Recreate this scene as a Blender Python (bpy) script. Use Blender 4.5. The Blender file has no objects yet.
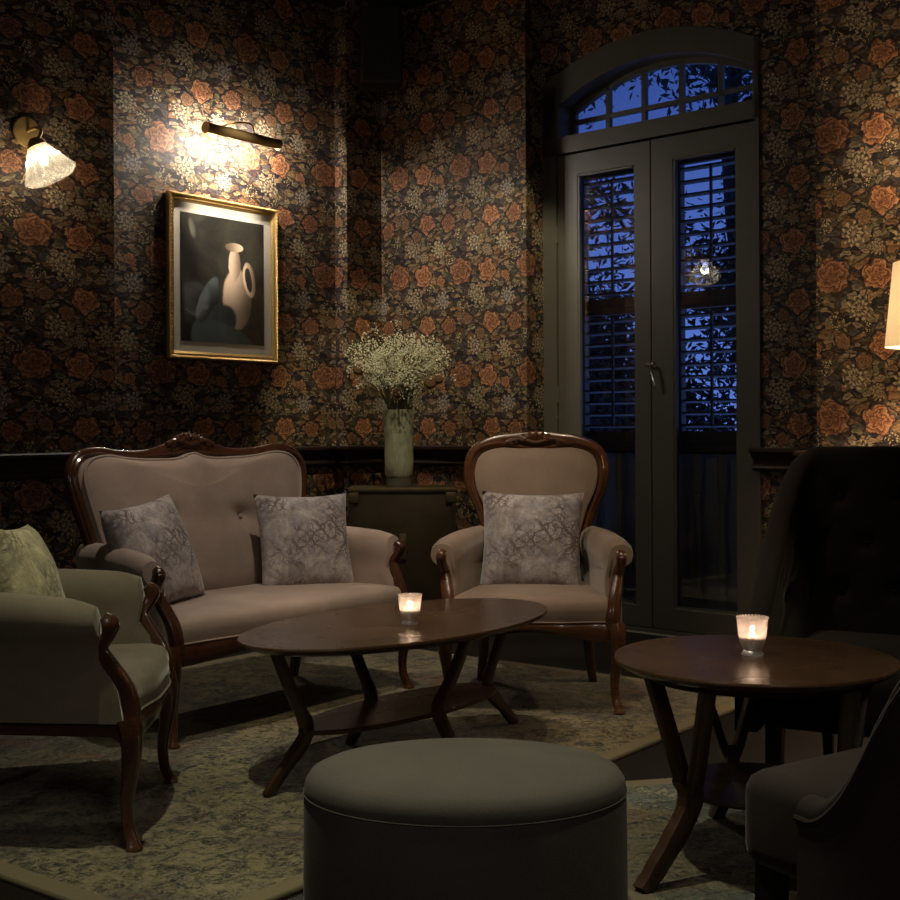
import bpy, bmesh, math, random
from mathutils import Vector, Matrix, noise
random.seed(7)
C = bpy.context.scene.collection
PI = math.pi
F, HY, CAMH, ROLL = 1280.0, 427.0, 1.16, 0.005

# ------------------------------------------------------------------ camera
cam_d = bpy.data.cameras.new('camera'); cam = bpy.data.objects.new('camera', cam_d); C.objects.link(cam)
cam_d.sensor_width = 36; cam_d.lens = F/900*36; cam_d.shift_y = -(450-HY)/900; cam_d.clip_start = .05
CM = Matrix.Rotation(PI/2, 4, 'X') @ Matrix.Rotation(-ROLL, 4, 'Z')
cam.matrix_world = Matrix.Translation((0, 0, CAMH)) @ CM
bpy.context.scene.camera = cam
def ray(x, y): return (CM.to_3x3() @ Vector((x-450, HY-y, -F)))
def at(x, y, Y):
    d = ray(x, y); return Vector((0, 0, CAMH)) + d*(Y/d.y)
def onz(x, y, z=0.0):
    d = ray(x, y); return Vector((0, 0, CAMH)) + d*((z-CAMH)/d.z)

# ------------------------------------------------------------------ node helpers
class NT:
    def __init__(s, name):
        s.m = bpy.data.materials.new(name); s.m.use_nodes = True
        s.t = s.m.node_tree; s.t.nodes.clear()
        s.out = s.t.nodes.new('ShaderNodeOutputMaterial')
    def n(s, typ, **kw):
        nd = s.t.nodes.new(typ)
        for k, v in kw.items():
            if k.startswith('i_'):
                key = k[2:].replace('_', ' ')
                s.put(nd.inputs[key], v)
            else: setattr(nd, k, v)
        return nd
    def put(s, sock, v):
        if isinstance(v, bpy.types.NodeSocket): s.t.links.new(v, sock)
        elif v is not None: sock.default_value = v
    def ma(s, op, a, b=None, c=None, clamp=False):
        nd = s.t.nodes.new('ShaderNodeMath'); nd.operation = op; nd.use_clamp = clamp
        s.put(nd.inputs[0], a); s.put(nd.inputs[1], b); s.put(nd.inputs[2], c)
        return nd.outputs[0]
    def mix(s, f, a, b, mode='MIX'):
        nd = s.t.nodes.new('ShaderNodeMix'); nd.data_type = 'RGBA'; nd.blend_type = mode
        s.put(nd.inputs[0], f)
        for i, v in ((6, a), (7, b)):
            if isinstance(v, tuple) and len(v) == 3: v = (*v, 1)
            s.put(nd.inputs[i], v)
        return nd.outputs[2]
    def ramp(s, f, stops, interp='LINEAR'):
        nd = s.t.nodes.new('ShaderNodeValToRGB'); s.put(nd.inputs[0], f)
        cr = nd.color_ramp; cr.interpolation = interp
        while len(cr.elements) < len(stops): cr.elements.new(.5)
        for e, (p, c) in zip(cr.elements, stops):
            e.position = p; e.color = (*c, 1) if len(c) == 3 else c
        return nd.outputs[0]
    def smooth(s, v, lo, hi, a=0.0, b=1.0):
        nd = s.t.nodes.new('ShaderNodeMapRange'); nd.interpolation_type = 'SMOOTHSTEP'
        s.put(nd.inputs[0], v); s.put(nd.inputs[1], lo); s.put(nd.inputs[2], hi); s.put(nd.inputs[3], a); s.put(nd.inputs[4], b)
        return nd.outputs[0]
    def noise(s, vec, scale, detail=3, rough=.5, dist=0):
        nd = s.n('ShaderNodeTexNoise'); s.put(nd.inputs['Vector'], vec)
        nd.inputs['Scale'].default_value = scale; nd.inputs['Detail'].default_value = detail
        nd.inputs['Roughness'].default_value = rough; nd.inputs['Distortion'].default_value = dist
        return nd
    def vor(s, vec, scale, feature='F1', rand=1):
        nd = s.n('ShaderNodeTexVoronoi', feature=feature); s.put(nd.inputs['Vector'], vec)
        nd.inputs['Scale'].default_value = scale; nd.inputs['Randomness'].default_value = rand
        return nd
    def mapv(s, vec, loc=(0, 0, 0), rot=(0, 0, 0), sc=(1, 1, 1)):
        nd = s.n('ShaderNodeMapping'); s.put(nd.inputs[0], vec)
        nd.inputs[1].default_value = loc; nd.inputs[2].default_value = rot; nd.inputs[3].default_value = sc
        return nd.outputs[0]
    def vadd(s, a, b, op='ADD', sc=None):
        nd = s.t.nodes.new('ShaderNodeVectorMath'); nd.operation = op
        s.put(nd.inputs[0], a); s.put(nd.inputs[1], b)
        if sc is not None: s.put(nd.inputs[3], sc)
        return nd.outputs[0]
    def coord(s, which='Object'): return s.n('ShaderNodeTexCoord').outputs[which]
    def pbsdf(s, col, rough=.5, metal=0, sheen=0, sheen_rough=.4, spec=.5, bump=None, bstr=.2, bdist=.01, coat=0, sheen_tint=None):
        p = s.n('ShaderNodeBsdfPrincipled')
        if isinstance(col, tuple) and len(col) == 3: col = (*col, 1)
        s.put(p.inputs['Base Color'], col); s.put(p.inputs['Roughness'], rough)
        p.inputs['Metallic'].default_value = metal; p.inputs['Specular IOR Level'].default_value = spec
        p.inputs['Sheen Weight'].default_value = sheen; p.inputs['Sheen Roughness'].default_value = sheen_rough
        if sheen_tint: p.inputs['Sheen Tint'].default_value = (*sheen_tint, 1)
        p.inputs['Coat Weight'].default_value = coat
        if bump is not None:
            b = s.n('ShaderNodeBump'); b.inputs['Strength'].default_value = bstr; b.inputs['Distance'].default_value = bdist
            s.put(b.inputs['Height'], bump); s.t.links.new(b.outputs[0], p.inputs['Normal'])
        s.t.links.new(p.outputs[0], s.out.inputs[0]); return p
    def done(s, sh=None):
        if sh is not None: s.t.links.new(sh, s.out.inputs[0])
        return s.m

def simple(name, col, rough=.5, metal=0, var=.15, scale=20, spec=.5, coat=0):
    t = NT(name); nz = t.noise(t.coord(), scale, 4)
    c = t.mix(nz.outputs[0], tuple(v*(1-var) for v in col), tuple(v*(1+var) for v in col))
    t.pbsdf(c, rough, metal, spec=spec, bump=nz.outputs[0], bstr=.05, coat=coat); return t.m
def emis(name, col, st):
    t = NT(name); e = t.n('ShaderNodeEmission'); e.inputs[0].default_value = (*col, 1); e.inputs[1].default_value = st
    return t.done(e.outputs[0])

def velvet(name, col, sheen=.6, scale=5, tint=(1, 1, 1)):
    t = NT(name); co = t.coord()
    big = t.noise(co, scale, 3, .6, .6).outputs[0]; fine = t.noise(co, 220, 2).outputs[0]
    f = t.ma('ADD', t.ma('MULTIPLY', big, .7), t.ma('MULTIPLY', fine, .3))
    c = t.ramp(f, [(.3, tuple(v*.72 for v in col)), (.55, col), (.75, tuple(min(1, v*1.2) for v in col))])
    t.pbsdf(c, .85, sheen=sheen, sheen_rough=.35, spec=.2, bump=fine, bstr=.12, bdist=.003, sheen_tint=tint); return t.m

def wood(name, dark, light, rough=.3, scale=6, axis=(1, 1, 1), coat=.3):
    t = NT(name); co = t.mapv(t.coord(), sc=axis)
    w = t.noise(co, scale, 6, .65, 1.2).outputs[0]
    g = t.noise(t.mapv(co, sc=(1, 1, 12)), scale*3, 4, .6).outputs[0]
    f = t.ma('ADD', t.ma('MULTIPLY', w, .6), t.ma('MULTIPLY', g, .4))
    c = t.ramp(f, [(.3, dark), (.7, light)])
    t.pbsdf(c, rough, spec=.5, bump=g, bstr=.04, coat=coat); return t.m

def tabletop_wood(name, dark, light, rough):
    t = NT(name); co = t.coord()
    g = t.noise(t.mapv(co, rot=(0, 0, .9), sc=(1.2, 22, 1)), 6, 5, .6, .6).outputs[0]
    b = t.noise(co, 3, 3).outputs[0]
    c = t.ramp(t.ma('ADD', t.ma('MULTIPLY', g, .6), t.ma('MULTIPLY', b, .4)), [(.3, dark), (.7, light)])
    t.pbsdf(c, t.ma('ADD', t.ma('MULTIPLY', b, .15), rough-.07), spec=.5, bump=g, bstr=.008, bdist=.002); return t.m

# ------------------------------------------------------------------ wallpaper
TW, TP = .53, .64
def wallpaper():
    t = NT('floral_wallpaper'); uv = t.n('ShaderNodeUVMap').outputs[0]
    wn = t.noise(uv, 14, 3, .6).outputs['Color']
    warp = t.vadd(t.vadd(wn, (.5, .5, .5), 'SUBTRACT'), None, 'SCALE', .045)
    uw = t.vadd(uv, warp)
    wn2 = t.noise(uv, 55, 2, .6).outputs['Color']
    uw2 = t.vadd(uw, t.vadd(t.vadd(wn2, (.5, .5, .5), 'SUBTRACT'), None, 'SCALE', .014))
    # tiled coordinates for the foliage so that it repeats with the paper
    sx = t.n('ShaderNodeSeparateXYZ'); t.put(sx.inputs[0], uw2)
    u, v = sx.outputs[0], sx.outputs[1]
    tu = t.ma('WRAP', u, TW, 0.0); tv = t.ma('WRAP', v, TP, 0.0)
    cb = t.n('ShaderNodeCombineXYZ'); t.put(cb.inputs[0], tu); t.put(cb.inputs[1], tv)
    tile = cb.outputs[0]
    # ground
    col = t.mix(t.noise(uv, 9, 2).outputs[0], (.008, .007, .012), (.018, .013, .015))
    # leaves : three turned layers of long cells
    def leaf(rot, sc, thr, cols, off):
        nonlocal col
        m = t.mapv(tile, loc=off, rot=(0, 0, rot), sc=sc)
        vo = t.vor(m, 1.0); ed = t.vor(m, 1.0, 'DISTANCE_TO_EDGE')
        rnd = t.n('ShaderNodeSeparateColor'); t.put(rnd.inputs[0], vo.outputs['Color'])
        keep = t.ma('GREATER_THAN', rnd.outputs[0], thr)
        edge = t.smooth(ed.outputs['Distance'], .04, .13)
        mask = t.ma('MULTIPLY', keep, edge)
        sm = t.n('ShaderNodeSeparateXYZ'); t.put(sm.inputs[0], m)
        rib = t.ma('MULTIPLY', t.ma('SINE', t.ma('ADD', t.ma('MULTIPLY', sm.outputs[0], 9.0), t.ma('MULTIPLY', vo.outputs['Distance'], 9.0))), .28)
        vein = t.ma('ADD', t.smooth(ed.outputs['Distance'], .0, .35, 1.15, .55), rib)
        c = t.ramp(rnd.outputs[1], cols, 'CONSTANT')
        c = t.mix(1.0, c, t.ramp(t.ma('MULTIPLY', vein, .85), [(0, (.1, .1, .1)), (1, (1, 1, 1))]), 'MULTIPLY')
        col = t.mix(mask, col, c)
    leaf(.6, (19, 36, 1), .12, [(0, (.070, .040, .022)), (.35, (.045, .040, .044)), (.6, (.13, .078, .040)), (.85, (.075, .062, .030))], (0, 0, 0))
    leaf(-.7, (17, 32, 1), .42, [(0, (.24, .125, .058)), (.3, (.10, .082, .048)), (.55, (.22, .155, .088)), (.8, (.085, .072, .074))], (3.3, 1.7, 0))
    leaf(1.5, (26, 44, 1), .64, [(0, (.38, .23, .12)), (.35, (.22, .19, .11)), (.7, (.34, .26, .17))], (7.3, 4.1, 0))
    def polar(cx, cy, R, asp=1.0, jit=0.0):
        du = t.ma('WRAP', t.ma('SUBTRACT', u, cx), TW/2, -TW/2); dv = t.ma('WRAP', t.ma('SUBTRACT', v, cy), TP/2, -TP/2)
        du = t.ma('DIVIDE', du, R*asp); dv = t.ma('DIVIDE', dv, R)
        r = t.ma('SQRT', t.ma('ADD', t.ma('MULTIPLY', du, du), t.ma('MULTIPLY', dv, dv)))
        th = t.ma('ARCTAN2', dv, du)
        return r, th
    rnz = t.noise(uv, 48, 2, .6).outputs[0]
    def rose(cx, cy, R, seed, stops):
        nonlocal col
        r, th = polar(cx, cy, R, 1.05)
        lob = t.ma('MULTIPLY', t.ma('SINE', t.ma('ADD', t.ma('MULTIPLY', th, 5), seed)), .10)
        lob2 = t.ma('MULTIPLY', t.ma('SINE', t.ma('ADD', t.ma('MULTIPLY', th, 9), seed*2)), .04)
        s_ = t.ma('ADD', t.ma('ADD', r, lob), lob2)
        mask = t.smooth(s_, 1.0, .9)
        sh = t.smooth(s_, 1.22, 1.0)
        col = t.mix(t.ma('MULTIPLY', sh, .8), col, (.012, .009, .012))
        k = t.ma('ADD', t.ma('MULTIPLY', r, 2.7), t.ma('MULTIPLY', th, 1/(2*PI)))
        k = t.ma('ADD', k, t.ma('MULTIPLY', rnz, 1.1)); k = t.ma('ADD', k, t.ma('MULTIPLY', t.ma('SINE', t.ma('ADD', t.ma('MULTIPLY', th, 5), t.ma('MULTIPLY', r, 6.0))), .30))
        fr = t.ma('FRACT', t.ma('ADD', k, 3.0))
        rad = t.ma('ADD', t.ma('MULTIPLY', t.ma('POWER', fr, .9), .8), t.ma('MULTIPLY', t.ma('SINE', t.ma('MULTIPLY', th, 23)), .06))
        rad = t.ma('MULTIPLY', rad, t.smooth(r, .0, 1.0, .72, 1.05))
        c = t.ramp(rad, stops)
        col = t.mix(mask, col, c)
    def tuft(cx, cy, R, seed, c1, c2):
        nonlocal col
        r, th = polar(cx, cy, R)
        spk = t.ma('SINE', t.ma('ADD', t.ma('MULTIPLY', th, 11), t.ma('MULTIPLY', r, 3.0)))
        s_ = t.ma('SUBTRACT', r, t.ma('MULTIPLY', spk, .16))
        mask = t.smooth(s_, .98, .82)
        rings = t.ma('SINE', t.ma('ADD', t.ma('MULTIPLY', r, 15.0), t.ma('MULTIPLY', t.ma('SINE', t.ma('MULTIPLY', th, 9)), 1.2)))
        f = t.ma('ADD', t.ma('MULTIPLY', rings, .32), t.ma('ADD', t.ma('MULTIPLY', spk, .2), .5))
        c = t.ramp(f, [(.1, (.03, .022, .018)), (.5, c1), (.95, c2)])
        col = t.mix(mask, col, c)
    def beads(cx, cy, R):
        nonlocal col
        r, th = polar(cx, cy, R, .75)
        vo = t.vor(t.mapv(tile, sc=(95, 95, 1)), 1.0, rand=.6)
        m = t.ma('MULTIPLY', t.smooth(vo.outputs['Distance'], .42, .3), t.smooth(r, 1.0, .9))
        m2 = t.ma('MULTIPLY', t.smooth(r, 1.1, .8), .6)
        col = t.mix(m2, col, (.015, .012, .014))
        col = t.mix(m, col, (.46, .36, .20))
    orange = [(.0, (.060, .020, .012)), (.3, (.20, .082, .038)), (.65, (.42, .195, .095)), (1, (.64, .38, .21))]
    rust = [(.0, (.045, .018, .012)), (.35, (.16, .068, .034)), (.7, (.33, .155, .078)), (1, (.52, .31, .18))]
    brown = [(.0, (.05, .026, .016)), (.4, (.17, .090, .045)), (.8, (.32, .18, .09)), (1, (.46, .29, .17))]
    tuft(.42, .17, .058, 1, (.17, .130, .080), (.42, .34, .22))
    tuft(.395, .50, .058, 2, (.18, .135, .085), (.46, .37, .24))
    tuft(.13, .145, .052, 3, (.19, .16, .135), (.36, .31, .25))
    tuft(.10, .47, .055, 4, (.22, .175, .11), (.42, .33, .20))
    tuft(.50, .43, .036, 5, (.20, .14, .09), (.36, .27, .16))
    for b in ((.31, .12, .050), (.19, .40, .050), (.03, .23, .045), (.26, .55, .042), (.45, .08, .034), (.22, .22, .036)): beads(*b)
    rose(.0, .0, .064, .3, orange); rose(.185, -.01, .056, 1.7, rust); rose(.285, .32, .084, 2.2, rust)
    rose(.50, .31, .068, 4.0, orange); rose(.34, .02, .036, 3.0, brown); rose(.11, .27, .032, 5.0, orange); rose(.44, .57, .038, 2.5, brown)
    p = t.pbsdf(col, .62, spec=.25, bump=t.noise(uv, 260, 2).outputs[0], bstr=.05, bdist=.002)
    return t.m

# ------------------------------------------------------------------ mesh helpers
class MB:
    def __init__(s): s.v, s.f = [], []
    def add(s, vs, fs):
        o = len(s.v); s.v += [Vector(p) for p in vs]; s.f += [tuple(i+o for i in f) for f in fs]; return s
    def box(s, c, d, M=None):
        c = Vector(c); h = Vector(d)/2; vs = []
        for k in range(8):
            p = Vector(((1 if k & 1 else -1)*h.x, (1 if k & 2 else -1)*h.y, (1 if k & 4 else -1)*h.z))
            if M is not None: p = M @ p
            vs.append(c+p)
        return s.add(vs, [(0, 2, 3, 1), (4, 5, 7, 6), (0, 1, 5, 4), (2, 6, 7, 3), (0, 4, 6, 2), (1, 3, 7, 5)])
    def rbox(s, c, d, r, seg=3, M=None):
        bm = bmesh.new(); bmesh.ops.create_cube(bm, size=1)
        for v in bm.verts: v.co = Vector((v.co.x*d[0], v.co.y*d[1], v.co.z*d[2]))
        bmesh.ops.bevel(bm, geom=bm.edges[:], offset=r, segments=seg, profile=.5, affect='EDGES')
        bm.verts.index_update()
        s.add([Vector(c)+((M @ v.co) if M is not None else v.co) for v in bm.verts], [tuple(v.index for v in f.verts) for f in bm.faces]); bm.free(); return s
    def tube(s, pts, rad, n=10, rb=None, up=None, closed=False, cap=True, power=2.0):
        pts = [Vector(p) for p in pts]; N = len(pts)
        if not isinstance(rad, (list, tuple)): rad = [rad]*N
        if rb is None: rb = rad
        if not isinstance(rb, (list, tuple)): rb = [rb]*N
        prev = Vector(up) if up else None; o = len(s.v); vs = []
        for i in range(N):
            a = pts[(i-1) % N] if (closed or i > 0) else pts[i]; b = pts[(i+1) % N] if (closed or i < N-1) else pts[i]
            T = (b-a).normalized()
            if prev is None: prev = Vector((0, 0, 1)) if abs(T.z) < .9 else Vector((1, 0, 0))
            U = (Vector(up) if up else prev); U = (U - T*U.dot(T))
            if U.length < 1e-4: U = prev - T*prev.dot(T)
            U.normalize(); V = T.cross(U); prev = U
            for k in range(n):
                th = 2*PI*k/n; c_, s_ = math.cos(th), math.sin(th)
                if power != 2.0:
                    c_ = math.copysign(abs(c_)**(2/power), c_); s_ = math.copysign(abs(s_)**(2/power), s_)
                vs.append(pts[i] + V*(c_*rad[i]) + U*(s_*rb[i]))
        fs = []
        for i in range(N if closed else N-1):
            j = (i+1) % N
            for k in range(n):
                l = (k+1) % n; fs.append((i*n+k, i*n+l, j*n+l, j*n+k))
        if cap and not closed: fs += [tuple(range(n-1, -1, -1)), tuple((N-1)*n+k for k in range(n))]
        return s.add(vs, fs)
    def lathe(s, prof, n=32, o=(0, 0, 0), M=None, wob=None, cap=True):
        vs = []; o = Vector(o)
        for i, (r, z) in enumerate(prof):
            for k in range(n):
                th = 2*PI*k/n; rr = r*(1+(wob(th, i) if wob else 0))
                p = Vector((rr*math.cos(th), rr*math.sin(th), z)); vs.append(o+((M @ p) if M is not None else p))
        fs = []
        for i in range(len(prof)-1):
            for k in range(n):
                l = (k+1) % n; fs.append((i*n+k, i*n+l, (i+1)*n+l, (i+1)*n+k))
        if cap: fs += [tuple(range(n-1, -1, -1)), tuple((len(prof)-1)*n+k for k in range(n))]
        return s.add(vs, fs)
    def grid(s, fn, nu, nv, closeu=False):
        vs = [fn(i/(nu if closeu else nu-1), j/(nv-1)) for i in range(nu) for j in range(nv)]; fs = []
        for i in range(nu if closeu else nu-1):
            for j in range(nv-1):
                i2 = (i+1) % nu; fs.append((i*nv+j, i2*nv+j, i2*nv+j+1, i*nv+j+1))
        return s.add(vs, fs)
    def rings(s, rings, cap0=True, cap1=True):
        n = len(rings[0]); vs = [p for r in rings for p in r]; fs = []
        for i in range(len(rings)-1):
            for k in range(n):
                l = (k+1) % n; fs.append((i*n+k, i*n+l, (i+1)*n+l, (i+1)*n+k))
        if cap0: fs.append(tuple(range(n-1, -1, -1)))
        if cap1: fs.append(tuple((len(rings)-1)*n+k for k in range(n)))
        return s.add(vs, fs)
    def prism(s, poly, a, b, fn=None):
        """poly: (x,z) list extruded from y=a to y=b"""
        fn = fn or (lambda x, y, z: Vector((x, y, z)))
        n = len(poly); vs = [fn(x, a, z) for x, z in poly]+[fn(x, b, z) for x, z in poly]
        fs = [tuple(range(n)), tuple(range(2*n-1, n-1, -1))]+[(k, k+n, (k+1) % n+n, (k+1) % n) for k in range(n)]
        return s.add(vs, fs)
    def build(s, name, mat, parent=None, smooth=True, bevel=0, sub=0, uv=None):
        me = bpy.data.meshes.new(name); me.from_pydata(s.v, [], s.f)
        bm = bmesh.new(); bm.from_mesh(me); bmesh.ops.recalc_face_normals(bm, faces=bm.faces[:]); bm.to_mesh(me); bm.free()
        me.materials.append(mat)
        if uv:
            l = me.uv_layers.new(name='UVMap')
            for lp in me.loops: l.data[lp.index].uv = uv(me.vertices[lp.vertex_index].co)
        o = bpy.data.objects.new(name, me); C.objects.link(o)
        if parent is not None: o.parent = parent
        if smooth:
            for p in me.polygons: p.use_smooth = True
            try: me.set_sharp_from_angle(angle=math.radians(38))
            except Exception: pass
        if bevel:
            m = o.modifiers.new('bevel', 'BEVEL'); m.width = bevel; m.segments = 2; m.limit_method = 'ANGLE'; m.angle_limit = math.radians(40)
        if sub:
            m = o.modifiers.new('sub', 'SUBSURF'); m.levels = sub; m.render_levels = sub
        return o
def tag(o, label=None, cat=None, group=None, kind=None):
    if label: o['label'] = label
    if cat: o['category'] = cat
    if group: o['group'] = group
    if kind: o['kind'] = kind
    return o
def thing(name, label, cat, loc=(0, 0, 0), rz=0, group=None):
    o = bpy.data.objects.new(name, None); C.objects.link(o); o.location = loc; o.rotation_euler = (0, 0, rz); o.empty_display_size = .1
    return tag(o, label, cat, group)
def dup(root, loc, rz, label, cat=None):
    r = root.copy(); C.objects.link(r); r.location = loc; r.rotation_euler = (0, 0, rz); r['label'] = label
    for ch in list(root.children):
        c = ch.copy(); C.objects.link(c); c.parent = r
        for g in ch.children:
            d = g.copy(); C.objects.link(d); d.parent = c
    return r
def crom(pts, n=6, closed=False):
    P = [Vector(p) for p in pts]; N = len(P); out = []
    for i in range(N if closed else N-1):
        if closed: p0, p1, p2, p3 = P[(i-1) % N], P[i], P[(i+1) % N], P[(i+2) % N]
        else: p0, p1, p2, p3 = P[max(i-1, 0)], P[i], P[i+1], P[min(i+2, N-1)]
        for k in range(n):
            t = k/n; out.append(.5*((2*p1)+(-p0+p2)*t+(2*p0-5*p1+4*p2-p3)*t*t+(-p0+3*p1-3*p2+p3)*t**3))
    if not closed: out.append(P[-1])
    return out
def lerp(a, b, t): return a+(b-a)*t
def sstep(x, a, b):
    t = max(0, min(1, (x-a)/(b-a))); return t*t*(3-2*t)

# ------------------------------------------------------------------ materials
M = {}
M['paper'] = wallpaper()
M['brass'] = simple('aged_brass', (.50, .35, .14), .38, .65, .15, 30)
M['gold'] = simple('gilded_wood', (.62, .42, .16), .42, .75, .35, 90)
M['rail'] = wood('dark_rail_wood', (.012, .006, .004), (.035, .016, .010), .5, 8, coat=.05)
M['frame_wood'] = wood('polished_mahogany', (.045, .017, .008), (.15, .058, .024), .25, 9, coat=.5)
M['frame_wood_dark'] = wood('dark_mahogany', (.030, .011, .006), (.095, .036, .017), .27, 9, coat=.5)
M['sofa'] = velvet('rose_beige_velvet', (.38, .295, .245), .5, 4)
M['chair'] = velvet('taupe_velvet', (.27, .20, .150), .4, 5)
M['olive'] = velvet('olive_grey_velvet', (.19, .160, .122), .4, 5, (1, .95, .85))
M['pouf'] = velvet('grey_velvet', (.092, .083, .073), .06, 4)
M['black_velvet'] = velvet('black_brown_velvet', (.012, .008, .0065), .12, 4, (.7, .55, .45))
M['grey_velvet'] = velvet('charcoal_velvet', (.034, .025, .023), .2, 4, (.8, .7, .7))
M['table'] = tabletop_wood('walnut_tabletop', (.036, .018, .010), (.095, .047, .024), .27)
M['table_leg'] = wood('walnut_leg', (.022, .010, .006), (.070, .032, .016), .35, 8, coat=.2)
M['black_wood'] = simple('black_stained_wood', (.012, .008, .006), .4, 0, .3, 10)
M['ceil'] = simple('dark_ceiling_paint', (.012, .011, .010), .8)
M['speaker'] = simple('speaker_black', (.006, .006, .006), .55)
M['chrome'] = simple('chrome', (.75, .75, .75), .12, 1, .03)
M['doorpaint'] = simple('grey_green_paint', (.105, .098, .080), .42, 0, .08, 14)
M['balpaint'] = simple('balustrade_paint', (.52, .50, .40), .5, 0, .12, 14)
M['outpaint'] = simple('shutter_paint', (.14, .12, .095), .5, 0, .12, 14)
M['trunk'] = simple('dark_tin', (.050, .036, .020), .5, .5, .5, 9)
M['trunk_edge'] = simple('worn_tin_edge', (.13, .10, .05), .42, .7, .5, 14)
M['wax'] = simple('candle_wax', (.85, .75, .62), .5)
M['stem'] = simple('dry_stem', (.14, .15, .06), .8)
M['blossom'] = simple('pale_blossom', (.78, .76, .55), .9, 0, .3, 60)
M['seed'] = simple('dark_seed_head', (.10, .045, .02), .9, 0, .4, 90)
M['petal'] = simple('dried_petal', (.28, .17, .06), .8, 0, .3, 60)
M['leaf'] = simple('night_leaf', (.018, .030, .022), .7, 0, .4, 3)
M['bark'] = simple('night_bark', (.03, .025, .02), .9)
M['flame'] = emis('candle_flame', (1.0, .78, .55), 25)
M['bulb'] = emis('warm_bulb', (1.0, .80, .55), 30)
M['downlight'] = emis('downlight_lens', (1.0, .85, .6), 6)

def floor_mat():
    t = NT('dark_floorboards'); co = t.coord()
    m = t.mapv(co, rot=(0, 0, .72), sc=(1, 1, 1)); br = t.n('ShaderNodeTexBrick'); t.put(br.inputs['Vector'], m)
    br.inputs['Scale'].default_value = 1; br.inputs['Brick Width'].default_value = 1.6; br.inputs['Row Height'].default_value = .13; br.inputs['Mortar Size'].default_value = .002
    br.inputs['Color1'].default_value = (.006, .004, .003, 1); br.inputs['Color2'].default_value = (.004, .003, .002, 1); br.inputs['Mortar'].default_value = (.002, .002, .002, 1)
    g = t.noise(t.mapv(m, sc=(1.5, 30, 1)), 4, 5).outputs[0]
    c = t.mix(g, br.outputs[0], (.009, .006, .004)); t.pbsdf(c, .45, bump=g, bstr=.05); return t.m
M['floor'] = floor_mat()

def rug_mat(name, hue, sz):
    t = NT(name); co = t.coord(); sx = t.n('ShaderNodeSeparateXYZ'); t.put(sx.inputs[0], co)
    ax = t.ma('ABSOLUTE', sx.outputs[0]); ay = t.ma('ABSOLUTE', sx.outputs[1])
    d = t.ma('MINIMUM', t.ma('SUBTRACT', sz[0]/2, ax), t.ma('SUBTRACT', sz[1]/2, ay))
    big = t.noise(co, 1.6, 4, .6, .8).outputs[0]; mid = t.noise(co, 9, 5, .7, 1.5).outputs[0]; fine = t.noise(co, 70, 4, .8).outputs[0]
    st = t.noise(t.mapv(co, sc=(40, 160, 1)), 1, 3, .7).outputs[0]
    cb = t.n('ShaderNodeCombineXYZ'); t.put(cb.inputs[0], ax); t.put(cb.inputs[1], ay)
    wv = t.vadd(cb.outputs[0], t.vadd(t.noise(cb.outputs[0], 5, 2).outputs['Color'], None, 'SCALE', .25))
    pat = t.vor(wv, 7.5, 'DISTANCE_TO_EDGE').outputs['Distance']
    line = t.smooth(pat, .02, .09, 1, 0)
    base = t.ramp(big, [(.30, hue[0]), (.45, hue[1]), (.58, hue[2]), (.7, hue[3])])
    base = t.mix(t.smooth(mid, .48, .62), base, hue[4])
    base = t.mix(t.ma('MULTIPLY', t.ma('MULTIPLY', line, .55), t.smooth(mid, .40, .6)), base, (.03, .034, .036))
    f2 = t.noise(t.vadd(co, t.vadd(t.noise(co, 12, 2).outputs['Color'], None, 'SCALE', .10)), 42, 8, .95, .5).outputs[0]
    speck = t.smooth(f2, .485, .52)
    base = t.mix(t.ma('MULTIPLY', speck, t.smooth(mid, .36, .58, .35, 1.0)), base, (.018, .019, .020))
    base = t.mix(t.ma('MULTIPLY', t.smooth(fine, .55, .68), .5), base, tuple(min(1, v*1.5) for v in hue[5]))
    bd = t.smooth(d, .075, .065)
    base = t.mix(bd, base, t.mix(fine, hue[5], tuple(v*.7 for v in hue[5])))
    e = t.ma('MULTIPLY', t.smooth(d, .012, .010), .7); base = t.mix(e, base, (.06, .05, .03))
    t.pbsdf(base, .95, spec=.1, sheen=.2, bump=t.ma('ADD', fine, st), bstr=.4, bdist=.006); return t.m

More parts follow.
